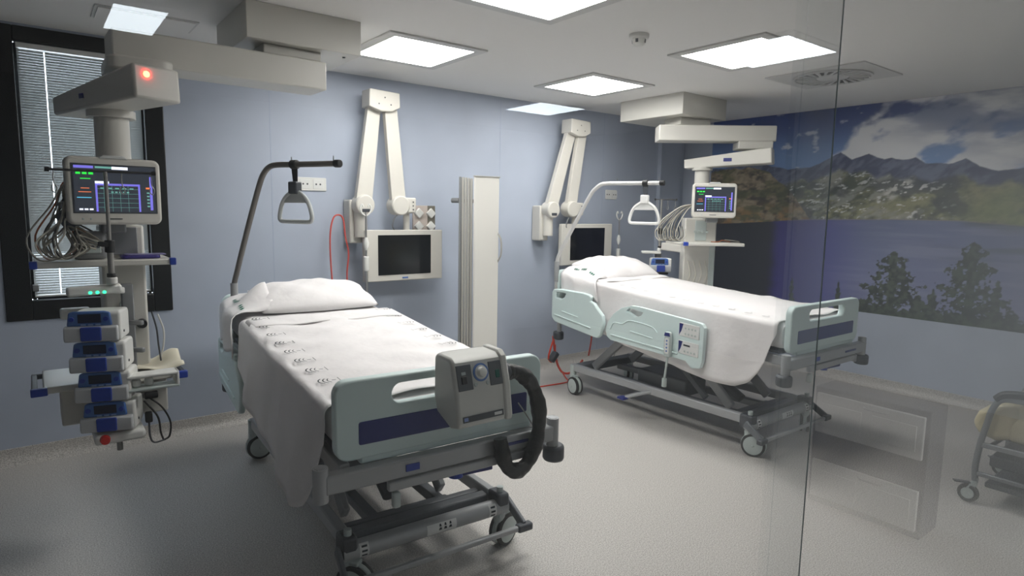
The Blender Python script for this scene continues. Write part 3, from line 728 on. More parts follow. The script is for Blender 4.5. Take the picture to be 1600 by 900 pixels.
    def cf(uu, vv):                                                 # lies flat to the mattress edge, then falls over it
        b = vv*2-1; L_ = flat+drop; q_ = uu*L_; e = smooth01((q_-flat+.05)/.10); dn = max(0.0, q_-flat)
        y = pcy+b*pd*(.84+.12*uu)-.05*uu-.04*e
        x = x0_-min(q_, flat)-.030*e-.012*math.sin(b*5+1)*e
        fl = 1-smooth01(q_/(flat+.02))
        top = mtop(y)+.028+.16*max(0, y-pcy+.1)*fl+pz*1.25*(1-b*b)*fl+.010*math.sin(b*6+uu*5)
        return (x, y, top-dn*1.02-.02*e+.006*math.sin(uu*11+b*4))
    ce.grid(cf, 22, 16); co = ce.build('case_end', linen, po, smooth=80); s3 = co.modifiers.new('cloth', 'SOLIDIFY'); s3.thickness = .004
    for k in range(3):
        uu, vv = .40, .25+.22*k; p = Vector(cf(uu, vv)); pa = Vector(cf(uu+.12, vv)); pb2 = Vector(cf(uu, vv+.08)); d1 = (pa-p).normalized()*.022; d2 = (pb2-p).normalized()*.028; nn = d1.cross(d2).normalized(); nn = nn if nn.z > 0 else -nn
        lm = MB()
        for i_ in range(3):
            c0 = p+d2*(i_-1)*.8+nn*.006; lm.add([c0-d1*.8-d2*.2, c0+d1*.2-d2*.25, c0+d1*.8+d2*.2, c0-d1*.2+d2*.25], [(0,1,2,3)])
        lm.build('green_print', greenink, po, fix=False)
    return t

bed1 = make_bed('hospital_bed', 'hospital bed nearest the window, warm-air blower hung on its footboard', 1.308, 3.148, 0.0, 1, math.radians(-3.0))
bed2 = make_bed('hospital_bed', 'hospital bed by the mural with raised mint side rails', 4.12, 3.08, 0.045, 2)

# ------------------------------------------------------------------ handset and blower on the beds
hs = thing('bed_handset', 'white bed remote control hooked over the far bed side rail', 'remote control', (3.575, 2.80, 0.66))
MB().prism([(-.028, -.085), (.028, -.085), (.032, .03), (.028, .085), (.018, .10), (-.018, .10), (-.028, .085), (-.032, .03)], yz, -.016, .012).build('body', wheelgrey, hs, bevel=.008)
MB().prism(rr(-.018, .018, -.06, .055, .012), yz, -.018, -.0155).build('key_face', label_w, hs)
MB().prism([(-.026, .068), (.026, .068), (.02, .094), (-.02, .094)], yz, -.0175, -.0155).build('navy_top', navy, hs)
for k in range(4): MB().rings([((-.0178, 0, -.04+.025*k), .007), ((-.0195, 0, -.04+.025*k), .006)], 10).build('button', keypad, hs)
MB().tube([(0, 0, -.085), (-.005, .003, -.14), (0, .012, -.20), (.002, .02, -.25)], .008, n=8).build('cable', wheelgrey, hs)
MB().cyl((.002, .02, -.25), (.004, .022, -.31), .018, n=12).build('plug', wheelgrey, hs)

blow = mat('blower_casing', (212, 212, 207), 0.4)
bw = thing('warm_air_blower', 'boxy off-white warm-air blower hung on the near bed footboard', 'blower', (1.30, 1.93, 0.81))
# casing: side outline (depth, height) swept across the width, front leaning back at the top
prof = [(-.095, 0.0), (-.098, .02), (-.080, .135), (-.052, .235), (-.030, .252), (.055, .256), (.075, .245), (.078, .09), (.060, .03), (-.04, -.012)]
bo = MB().prism(prof, lambda a, b, q: (q, a, b), -.125, .125).build('casing', blow, bw, bevel=.014, seg=3)
MB().prism([(-.102, -.004), (-.106, .02), (-.088, .137), (-.058, .240), (-.032, .260), (.058, .264), (.07, .252), (.066, .1)], lambda a, b, q: (q, a, b), .085, .118).build('side_bumper', blow, bw, bevel=.008)
MB().box(-.09, .09, .066, .086, .17, .25).build('hanging_hook', grey, bw, bevel=.004)
# control plate on the leaning front
fa = math.atan2(.028, .10); TP = Matrix.Translation((0, -.0665, .186)) @ Matrix.Rotation(-fa, 4, 'X')
def onface(): mb = MB(); mb.T = TP; return mb
ctrl = mat('control_grey', (74, 78, 84), 0.4)
p1 = onface().box(-.112, -.048, -.003, .004, -.052, .042).build('switch_plate', ctrl, bw, bevel=.002)
onface().box(-.096, -.074, -.008, -.002, -.028, .0).build('rocker_switch', black, p1, bevel=.002)
onface().box(-.094, -.076, -.0055, -.002, .005, .016).build('switch_mark', wheelgrey, p1)
p2 = onface().box(.030, .088, -.003, .004, -.050, .040).build('indicator_plate', ctrl, bw, bevel=.002)
onface().box(.056, .074, -.007, -.002, -.024, .006).build('lamp_window', mat('green_lamp', (20, 96, 84), 0.2), p2, bevel=.002)
onface().rings([((-.008, -.001, .006), .034), ((-.008, -.004, .006), .034)], 28).build('dial_ring', keypad, bw)
onface().rings([((-.008, -.003, .006), .027), ((-.008, -.006, .006), .026)], 28).build('dial_scale', label_w, bw)
onface().rings([((-.008, -.004, .006), .020), ((-.008, -.022, .006), .017), ((-.008, -.024, .006), .013)], 24).build('dial_knob', white, bw)
for xx in (-.036, .018): onface().rings([((xx, -.001, -.036), .008), ((xx, -.004, -.036), .007)], 12).build('hole_plug', wheelgrey, bw)
p3 = MB().add([(-.105, -.1002, .022), (.078, -.1002, .022), (.078, -.0968, .044), (-.105, -.0968, .044)], [(0,1,2,3)]).build('name_strip', ctrl, bw, fix=False)
MB().add([(-.100, -.1010, .027), (-.082, -.1010, .027), (-.082, -.0986, .040), (-.100, -.0986, .040)], [(0,1,2,3)]).build('logo_mark', mat('logo_blue', (150, 170, 220), 0.5), p3, fix=False)
MB().add([(.035, -.1008, .028), (.070, -.1008, .028), (.070, -.0988, .039), (.035, -.0988, .039)], [(0,1,2,3)]).build('logo_mark', label_w, p3, fix=False)
MB().cyl((.12, .0, .155), (.165, .0, .155), .034, n=20).build('hose_socket', dgrey, bw, bevel=.004)
hp = [(.155, 0, .150), (.19, .0, .152), (.235, -.005, .135), (.285, -.01, .085), (.318, -.012, .01), (.330, -.012, -.08), (.315, -.01, -.17), (.275, -.008, -.245), (.225, -.006, -.270), (.175, -.004, -.245), (.150, 0, -.185), (.145, .01, -.12)]
hc = catmull([Vector(p) for p in hp], 6)
hr_ = [(p, .031+.0012*math.sin(i*1.9)+.003*math.sin(i*.55)) for i, p in enumerate(hc)]
MB().rings(hr_, 14).build('hose', blackhose, bw)

# ------------------------------------------------------------------ things that repeat on the two ceiling pendants
scr_bg = mat('screen_glow', (34, 36, 40), 0.15, emit=((46, 50, 58), 0.6))
def em(n, c, s=1.0): return mat(n, c, 0.3, emit=(c, s))
e_pur, e_wht, e_grn, e_gry, e_ora, e_cya = em('px_purple', (104, 98, 190), .8), em('px_white', (210, 214, 226)), em('px_green', (40, 190, 60)), em('px_teal', (96, 150, 140), .7), em('px_orange', (190, 100, 60)), em('px_cyan', (80, 170, 200))
def monitor(label, loc, rz, dim=1.0):
    t = thing('patient_monitor', label, 'monitor', loc, rz, 'patient monitors'); w_, h_ = .185, .148
    MB().prism(rr(-w_, w_, -h_, h_, .03, 6), xzt, -.035, .02).build('front_bezel', cream, t, bevel=.012, seg=3)
    MB().prism(rr(-w_+.02, w_-.02, -h_+.02, h_-.03, .04, 6), xzt, .018, .10).build('rear_housing', cream, t, bevel=.02)
    MB().prism([(-.06, .143), (.055, .143), (.035, .158), (-.04, .158)], xzt, -.038, .0).build('alarm_bar', mat('alarm_lens', (206, 208, 206), 0.2), t, bevel=.004)
    MB().box(-.165, .165, -.0365, -.032, -.098, .118).build('screen_rim', dgrey, t)
    s = MB(); x0, x1, z0, z1 = -.158, .158, -.092, .112; y = -.0375
    def R(a, b, c, d, k, e=.0004): s.cur = k; s.quad((x0+a*(x1-x0), y-e, z0+c*(z1-z0)), (x0+b*(x1-x0), y-e, z0+c*(z1-z0)), (x0+b*(x1-x0), y-e, z0+d*(z1-z0)), (x0+a*(x1-x0), y-e, z0+d*(z1-z0)))
    R(0, 1, 0, 1, 0, 0)
    R(.01, .24, .93, .985, 1); R(.26, .46, .94, .98, 4); R(.46, .66, .925, .985, 2)
    for k in range(3): R(.03+.075*k, .085+.075*k, .80, .85, 3)
    R(.08, .2, .70, .72, 3); R(.05, .2, .42, .435, 5); R(.08, .18, .50, .515, 5); R(.03, .2, .30, .315, 6)
    for k in range(3): R(.05+.06*k, .095+.06*k, .04, .075, 2)
    R(.25, .275, .01, .62, 1); R(.78, .805, .01, .62, 1); R(.25, .805, .575, .62, 1); R(.25, .42, .605, .665, 2)
    for i in range(5): R(.275, .78, .10+.1*i, .105+.1*i, 4)
    for i in range(4): R(.35+.1*i, .353+.1*i, .01, .575, 4)
    for i in range(5):
        R(.31+.09*i, .36+.09*i, .50, .53, 4); R(.44+.08*i*.6, .47+.08*i*.6, .42, .45, 4)
    R(.93, .965, .05, .80, 1) if dim > 0 else None
    R(.88, .93, .52, .56, 5)
    for k in range(5): R(.89, .925, .12+.075*k, .15+.075*k, 4)
    s.build('screen', [scr_bg, e_pur, e_wht, e_grn, e_gry, e_ora, e_cya], t, fix=False, smooth=0)
    MB().box(-.035, .02, -.0365, -.034, -.125, -.120).build('maker_mark', dgrey, t)
    for xx in (-.13, -.10): MB().rings([((xx, -.034, -.122), .005), ((xx, -.037, -.122), .004)], 10).build('button', wheelgrey, t)
    MB().box(-.05, .05, .03, .09, -.19, -.13).build('mount_neck', grey, t, bevel=.01)
    return t

def pump(label, loc, rz, group):
    t = thing('infusion_pump', label, 'infusion pump', loc, rz, group)
    # origin: bottom centre of the front
    MB().prism([(0, 0), (0, .125), (.012, .132), (.15, .128), (.165, .11), (.165, .012), (.155, 0)], lambda a, b, q: (q, a, b), -.072, .10).build('body', white, t, bevel=.010, seg=3)
    MB().prism([(-.018, .004), (-.024, .02), (-.020, .066), (.004, .072), (.004, .0)], lambda a, b, q: (q, a, b), -.108, .092).build('syringe_door', mat('pump_grey', (196, 198, 200), 0.4), t, bevel=.006)
    k = MB().prism([(-.098, .070), (.070, .070), (.064, .128), (.04, .134), (-.075, .134), (-.090, .128)], lambda a, b, q: (a, q, b), -.008, .006).build('keypad', keypad, t, bevel=.006)
    MB().box(-.055, .030, -.0105, -.006, .084, .122).build('display', mat('pump_display', (22, 26, 52), 0.15), k, bevel=.001)
    for xx in (-.078, .048): MB().rings([((xx, -.008, .10), .011), ((xx, -.012, .10), .010)], 14).build('arrow_key', blue, k)
    for q in range(3): MB().box(-.045+.027*q, -.027+.027*q, -.0105, -.006, .073, .079).build('soft_key', mat('key_light', (150, 176, 214), 0.4), k)
    MB().prism(rr(-.045, .032, .008, .068, .006, 3), xzt, -.030, -.018).build('latch', blue, t, bevel=.003)
    MB().rings([((.101, .05, .035), .006), ((.104, .05, .035), .005)], 10).build('side_button', dgrey, t)
    return t

def iv_pole(label, loc, rz, zb, zc, za, half=(-.205, .185)):
    """x = along the cross-bar; loc at the pole foot; zb bottom, zc clamp, za bar, all above loc"""
    t = thing('iv_pole', label, 'iv pole', loc, rz, 'drip poles on the ceiling pendants')
    MB().cyl((0, 0, zb), (0, 0, zb+.03), .022, n=16).build('foot_socket', white, t, bevel=.004)
    MB().cyl((0, 0, zb+.03), (0, 0, zb+.048), .018, n=16).build('foot_collar', black, t, bevel=.003)
    pm = mat('pole_steel', (150, 148, 144), 0.35, 0.25)
    MB().cyl((0, 0, zb), (0, 0, zc), .0125, n=14).build('outer_tube', pm, t)
    MB().cyl((0, 0, zc), (0, 0, za), .008, n=12).build('inner_tube', pm, t)
    c = MB().cyl((0, 0, zc-.025), (0, 0, zc+.03), .020, n=14).build('height_clamp', black, t, bevel=.004)
    MB().bar((0, -.01, zc+.01), (-.045, -.012, zc+.015), .016, .022).build('clamp_lever', black, c, bevel=.004)
    MB().cyl((half[0], 0, za), (half[1], 0, za), .0055, n=10).build('cross_bar', mat('bar_dark', (70, 70, 70), 0.35, 0.6), t)
    for e in half: MB().cyl((e-.008, 0, za), (e+.008, 0, za), .0095, n=12).build('bar_knob', black, t)
    for e in (half[0]+.02, half[1]-.01, .06):
        MB().tube([(e, 0, za), (e, 0, za-.05), (e+.010, 0, za-.075), (e+.004, 0, za-.095), (e-.008, 0, za-.085), (e-.006, 0, za-.065)], .0022, n=6).build('bag_hook', pm, t)
    return t

# ------------------------------------------------------------------ left pendant (window side)
px, py = 0.33, 3.56
pd = thing('ceiling_pendant', 'cream medical supply pendant hanging in front of the window', 'medical pendant', (px, py, 0.6), 0, 'ceiling pendants')
def W1(): return LM(pd)
ph_ = W1().box(.92, 1.536, 3.43, 4.05, 2.45, HC).build('ceiling_housing', casing, pd, bevel=.004)
W1().box(1.02, 1.33, 3.50, 3.72, 2.40, 2.452).build('pivot_plate', casing, ph_, bevel=.006)
W1().cyl((1.47, 3.52, 2.452), (1.47, 3.52, 2.446), .008).build('screw', dgrey, ph_)
W1().bar((1.335, 3.56, 2.315), (.33, 3.53, 2.315), .23, .15).build('upper_arm', casing, pd, bevel=.008)
W1().prism(rr(.30, .56, 3.27, 3.60, .05), xy, 2.185, 2.245).build('swivel', casing, pd, bevel=.01)
la = W1(); la.bar((.465, 3.12, 2.115), (.185, 3.86, 2.065), .20, .145, .15, .085)
lao = la.build('lower_arm', casing, pd, bevel=.012)
nrm = Vector((.465-.185, 3.12-3.86, 0)).normalized(); sdv = Vector((nrm.y, -nrm.x, 0))
c0 = Vector((.465, 3.12, 2.145))+sdv*.045
W1().rings([(c0-nrm*.002, .013), (c0+nrm*.004, .012)], 16).build('status_lamp', mat('red_lamp', (255, 60, 40), 0.3, emit=((255, 50, 30), 30.0)), lao)
mk = Vector((.30, 3.55, 2.085))+sdv*.092
W1().bar(mk-nrm*.02, mk+nrm*.02, .004, .022).build('blue_badge', navy, lao, bevel=.001)
W1().cyl((px, py, 1.46), (px, py, 2.03), .072, n=32).build('column', casing, pd)
W1().rings([((px, py, 2.0), .10), ((px, py, 2.035), .10)], 28).build('column_collar', casing, pd)
W1().box(.25, .43, 3.50, 3.70, .66, 1.50).build('supply_tower', casing, pd, bevel=.012)
tb_ = W1().box(.29, .40, 3.485, 3.505, 1.36, 1.49).build('tower_face', grey, pd, bevel=.004)
W1().rings([((.40, 3.498, 1.02), .024), ((.40, 3.470, 1.02), .020)], 16).build('handle_knob', black, pd)
for zz in (.78, .90, 1.12): W1().rings([((.33, 3.498, zz), .02), ((.33, 3.482, zz), .018)], 16).build('gas_outlet', wheelgrey, pd)
s1 = W1().box(-.005, .525, 3.34, 3.66, 1.318, 1.346).build('shelf', casing, pd, bevel=.006)
for xx in (-.012, .518): W1().box(xx-.008, xx+.02, 3.332, 3.36, 1.316, 1.350).build('corner_cap', blue, s1, bevel=.004)
s2 = W1().box(-.005, .525, 3.30, 3.66, .775, .805).build('lower_shelf', casing, pd, bevel=.006)
for xx, sg in ((-.035, -1), (.54, 1)):
    W1().bar((xx, 3.29, .792), (xx, 3.60, .792), .022, .022).build('shelf_handle', dgrey, s2, bevel=.005)
    W1().bar((xx+sg*.014, 3.285, .792), (xx-sg*.045, 3.285, .792), .026, .034).build('corner_cap', blue, s2, bevel=.004)
    W1().bar((xx+sg*.010, 3.60, .792), (xx-sg*.045, 3.60, .792), .024, .024).build('handle_mount', dgrey, s2, bevel=.004)
W1().box(.055, .485, 3.42, 3.62, .585, .775).build('drawer_box', casing, pd, bevel=.008)
W1().tube([(.44, 3.47, 1.08), (.455, 3.45, 1.0), (.46, 3.45, .92), (.47, 3.47, .83)], .004, n=6).build('tower_cable', dgrey, pd)
W1().tube([(.47, 3.5, 1.06), (.49, 3.48, .98), (.485, 3.48, .90), (.47, 3.5, .83)], .004, n=6).build('tower_cable', white, pd)
W1().box(.08, .20, 3.60, 3.66, 1.05, 1.10).build('bag_hook_block', white, pd, bevel=.01)

monitor('patient monitor with lit charts on the pendant by the window', (.305, 3.37, 1.655), .13)
iv1 = iv_pole('thin drip pole with cross-bar in front of the window monitor', (.268, 3.27, 1.246), .02, 0.0, .165, .493)
# pump rack: rail, lamp bar and base
rk = thing('pump_rack', 'grey upright pump rack with green lamps on the window pendant', 'pump rack', (.30, 3.34, .55))
def WR(): return LM(rk)
WR().bar((.335, 3.40, .57), (.335, 3.40, 1.23), .035, .05).build('upright', grey, rk, bevel=.006)
WR().bar((.315, 3.40, 1.20), (.285, 3.30, 1.215), .03, .03).build('top_bracket', white, rk, bevel=.006)
WR().cyl((.262, 3.30, .47), (.262, 3.30, .56), .0125, n=14).build('tail_tube', mat('pole_steel', (150, 148, 144)), rk)
lb = WR().bar((.10, 3.30, 1.215), (.305, 3.30, 1.225), .07, .038).build('lamp_bar', white, rk, bevel=.01)
for k in range(3): WR().rings([((.185+.026*k, 3.265, 1.212), .0075), ((.185+.026*k, 3.2625, 1.212), .006)], 12).build('green_lamp', mat('green_led', (60, 255, 170), 0.3, emit=((60, 255, 170), 1.2)), lb)
bs = WR().box(.16, .355, 3.17, 3.42, .545, .592).build('base_tray', white, rk, bevel=.014)
WR().rings([((.198, 3.172, .572), .021), ((.198, 3.150, .572), .018)], 16).build('red_knob', mat('red_plastic', (190, 28, 24), 0.4), bs)
for zz in (.70, .92, 1.05): WR().bar((.335, 3.37, zz), (.385, 3.33, zz), .022, .022).build('clamp_bolt', grey, rk, bevel=.005)
WR().cyl((.375, 3.33, .70), (.43, 3.33, .70), .018, n=12).build('clamp_screw', black, rk, bevel=.004)
WR().tube([(.38, 3.33, .70), (.44, 3.32, .64), (.475, 3.32, .56), (.47, 3.32, .49), (.445, 3.31, .475)], .0045, n=6).build('power_cable', black, rk)
WR().tube([(.37, 3.32, .68), (.42, 3.30, .60), (.43, 3.30, .52), (.44, 3.31, .48)], .0045, n=6).build('power_cable', black, rk)
WR().bar((.385, 3.31, .575), (.385, 3.31, .625), .03, .03).build('power_plug', black, rk, bevel=.006)
WR().tube([(.385, 3.31, .58), (.385, 3.30, .51), (.40, 3.30, .475), (.445, 3.31, .475)], .0045, n=6).build('power_cable', dgrey, rk)
GP = 'infusion pumps stacked on the window pendant'
for k, (zz, lbk) in enumerate(((1.008, 'topmost of the four white infusion pumps on the window pendant'), (.872, 'second infusion pump from the top on the window pendant'), (.738, 'third infusion pump from the top, level with the side tray'), (.600, 'lowest infusion pump of the stack, above the red knob'))):
    pump(lbk, (.185+.012*k, 3.19, zz), -.30, GP)
# side tray that sticks out to the right at the third pump
tr = thing('syringe_tray', 'clear-sided white tray arm beside the third infusion pump', 'tray', (.40, 3.20, .74))
MB().box(-.11, .10, -.04, .05, .085, .10).build('rim', white, tr, bevel=.006)
MB().box(.085, .10, -.04, .05, .035, .10).build('end_wall', white, tr, bevel=.006)
MB().box(-.11, .10, -.04, .05, .028, .040).build('floor_plate', wheelgrey, tr, bevel=.004)
for xx in (-.07, -.02): MB().cyl((xx, .0, .045), (xx, .0, .075), .018, n=14).build('vial', white, tr, bevel=.004)
# bundle of leads hanging at the left of the monitor
ld = thing('lead_bundle', 'tangled bundle of grey patient leads draped over the left end of the shelf', 'cable bundle', (.06, 3.40, 1.35))
rl = random.Random(3); leadm = [mat('lead_grey', (126, 122, 112), 0.45), mat('lead_pale', (196, 192, 180), 0.45), mat('lead_dark', (46, 46, 46), 0.45), mat('lead_orange', (170, 92, 50), 0.45)]
for k in range(14):
    w_ = .045+.055*rl.random(); h_ = .09+.11*rl.random(); cx = .01+.06*rl.random(); yy = -.05+.07*rl.random(); z0 = -.005+.02*rl.random()
    pts = [(.11, yy, h_*1.5+.05), (.06, yy-.01, h_*1.55+.04), (cx-.01, yy-.02, h_*1.25), (cx-w_, yy-.03, h_*.55+z0), (cx-w_*.7, yy-.035, .012+abs(z0)), (cx, yy-.03, .008+abs(z0)*.5), (cx+w_*.8, yy-.02, h_*.35), (cx+w_*.5, yy-.01, h_*.8), (cx+w_*.9+.06, yy+.01, h_*.5)]
    MB().tube(pts, .0038, n=6, res=5).build('lead', leadm[3 if k == 6 else (0, 1, 0, 2, 1, 0, 0)[k % 7]], ld)
MB().bar((.045, -.02, .16), (.10, .0, .20), .05, .09).build('connector_block', dgrey, ld, bevel=.012)
MB().bar((.04, -.03, .235), (.085, -.01, .26), .035, .03).build('connector_block', grey, ld, bevel=.008)
md = thing('lead_module', 'grey connection module behind the drip pole on the upper shelf', 'module', (.225, 3.46, 1.346))
MB().box(-.085, .045, -.06, .08, 0, .13).build('body', grey, md, bevel=.02)
MB().box(-.05, .02, -.066, -.058, .03, .09).build('socket_plate', wheelgrey, md, bevel=.004)
for k in range(3): MB().rings([((-.035+.022*k, -.066, .06), .007), ((-.035+.022*k, -.074, .06), .006)], 10).build('socket', dgrey, md)
kb = thing('blue_tray', 'flat violet-blue tray lying on the right of the upper shelf', 'tray', (.405, 3.42, 1.347))
MB().prism(rr(-.085, .075, -.05, .05, .02), xy, 0, .016).build('dish', mat('violet_plastic', (58, 48, 128), 0.35), kb, bevel=.005)
MB().prism(rr(-.07, .10, -.045, .045, .02), xy, .016, .020).build('film_lid', mat('violet_pale', (120, 114, 160), 0.3), kb, bevel=.001)
cl = MB()
def clf(u, v):
    x = -.11+.25*u; y = -.11+.20*v; z = .012+.010*math.sin(u*7+v*3)+.045*smooth01((u-.55)/.4)*smooth01((v-.3)/.6)+.008*math.sin(v*9)
    return (x, y, z)
cl.grid(clf, 18, 14); co = cl.build('paper_cloth', mat('cream_paper', (222, 216, 196), 0.8), None, smooth=80); at(co, (.415, 3.46, .808)); sdm = co.modifiers.new('thick', 'SOLIDIFY'); sdm.thickness = .003
tag(co, 'crumpled cream paper cloth on the right of the lower pendant shelf', 'cloth')

# ------------------------------------------------------------------ right pendant (mural side)
qx, qy = 4.86, 3.52
p2_ = thing('ceiling_pendant', 'cream medical supply pendant in front of the mural behind the far bed', 'medical pendant', (qx, qy, 0.6), 0, 'ceiling pendants')
def W2(): return LM(p2_)
h2 = W2().box(4.487, 5.118, 3.48, 4.20, 2.45, HC).build('ceiling_housing', casing, p2_, bevel=.004)
W2().prism([(4.62, 3.60), (4.95, 3.52), (5.0, 3.72), (4.67, 3.82)], xy, 2.385, 2.452).build('pivot_plate', casing, h2, bevel=.006)
W2().bar((4.50, 3.76, 2.305), (5.27, 3.10, 2.305), .22, .135).build('upper_arm', casing, p2_, bevel=.008)
W2().bar((5.02, 3.30, 2.205), (5.24, 3.10, 2.205), .20, .07).build('swivel', casing, p2_, bevel=.01)
l2 = W2(); l2.bar((5.10, 2.98, 2.105), (4.80, 3.66, 2.045), .20, .135, .14, .08); l2o = l2.build('lower_arm', casing, p2_, bevel=.010)
n2 = Vector((5.10-4.80, 2.98-3.66, 0)).normalized(); sd2 = Vector((n2.y, -n2.x, 0))
mk = Vector((4.955, 3.31, 2.075))+sd2*.087
W2().bar(mk-n2*.035, mk+n2*.035, .004, .03).build('blue_badge', navy, l2o, bevel=.001)
W2().cyl((qx, qy, 1.45), (qx, qy, 2.02), .065, n=32).build('column', casing, p2_)
W2().rings([((qx, qy, 1.99), .09), ((qx, qy, 2.02), .09)], 28).build('column_collar', casing, p2_)
tw = W2(); tw.T = tw.T @ Matrix.Translation((qx-.01, qy, 0)) @ Matrix.Rotation(-.75, 4, 'Z')
tw.box(-.14, .14, -.10, .10, .60, 1.56); tw.build('supply_tower', casing, p2_, bevel=.012)
def T2(): mb = W2(); mb.T = mb.T @ Matrix.Translation((qx-.01, qy, 0)) @ Matrix.Rotation(-.75, 4, 'Z'); return mb
T2().box(-.05, .05, -.108, -.098, 1.36, 1.54).build('tower_face', wheelgrey, p2_, bevel=.004)
T2().box(.085, .135, -.106, -.09, .62, 1.32).build('tower_strip', wheelgrey, p2_, bevel=.004)
for k in range(4): T2().rings([((-.05+.035*k, -.108, 1.44), .012), ((-.05+.035*k, -.118, 1.44), .010)], 12).build('gas_outlet', wheelgrey, p2_)
sf = T2().box(-.16, .33, -.34, -.08, 1.325, 1.352).build('shelf', casing, p2_, bevel=.006)
T2().box(-.185, -.145, -.35, -.31, 1.322, 1.356).build('corner_cap', blue, sf, bevel=.004)
T2().bar((-.19, -.34, 1.345), (-.31, -.20, 1.345), .03, .02).build('shelf_rail', casing, sf, bevel=.005)
W2().bar((4.83, 3.61, 1.27), (4.825, 3.90, 1.285), .06, .075).build('side_arm', casing, p2_, bevel=.012)
W2().bar((4.79, 3.60, 1.15), (4.79, 3.60, 1.27), .05, .05).build('arm_joint', casing, p2_, bevel=.01)
for k in range(4):
    a = -.10+.05*k
    T2().tube([(a, -.11, 1.18), (a+.02, -.13, 1.05), (a-.02, -.14, .92), (a+.03, -.12, .80), (a, -.11, .70)], .005, n=6).build('supply_hose', leadm[1], p2_)
m2 = monitor('patient monitor with a bright violet chart in front of the mural', (4.70, 3.27, 1.715), -.80)
# leads beside the second monitor
l2d = thing('lead_bundle', 'bundle of pale leads looped at the left of the mural-side monitor', 'cable bundle', (4.58, 3.42, 1.352), -.75)
rl = random.Random(9)
for k in range(9):
    x0 = -.10-.022*k; h_ = .15+.09*rl.random(); y0 = -.03*rl.random()
    MB().tube([(.02, y0, .33), (x0*.4, y0-.02, .26+.05*rl.random()), (x0, y0-.03, h_*.8), (x0-.02, y0-.03, .06), (x0+.02, y0-.02, .012), (x0+.07, y0, .05), (x0+.06, y0, h_*.6)], .0045, n=6, res=5).build('lead', leadm[(1, 0, 1, 1, 0)[k % 5]], l2d)
# clutter on the second shelf
cb = thing('cable_coil', 'thin grey cable coil lying on the mural-side shelf', 'cable', (4.87, 3.18, 1.352), -.75)
MB().tube([(.0+.06*math.cos(a), .035*math.sin(a), .006+.02*abs(math.sin(a*.5))) for a in [k*.5 for k in range(18)]], .0045, n=6, res=3).build('coil', leadm[0], cb)
MB().tube([(-.18, .0, .006), (-.12, -.02, .008), (-.08, .01, .02), (-.02, -.02, .008)], .004, n=6).build('tail', leadm[3], cb)
iv2 = iv_pole('thin drip pole with cross-bar behind the far bed, beside the mural-side pump', (4.815, 3.93, 1.236), -.75, .0, .19, .495, (-.06, .14))
pump('single white infusion pump behind the pillow of the far bed', (4.64, 3.76, 1.05), -.62, 'infusion pump of the mural side')
rk2 = thing('pump_rack', 'grey pump rack behind the far bed pillow with a white top tray', 'pump rack', (4.83, 3.96, .78), -.75)
MB().bar((0, -.02, 0), (0, -.02, .44), .05, .06).build('upright', grey, rk2, bevel=.008)
MB().box(-.16, .02, -.09, .02, .43, .455).build('top_tray', white, rk2, bevel=.008)
MB().cyl((.02, -.03, .25), (.10, -.05, .25), .02, n=12).build('clamp_screw', black, rk2, bevel=.005)

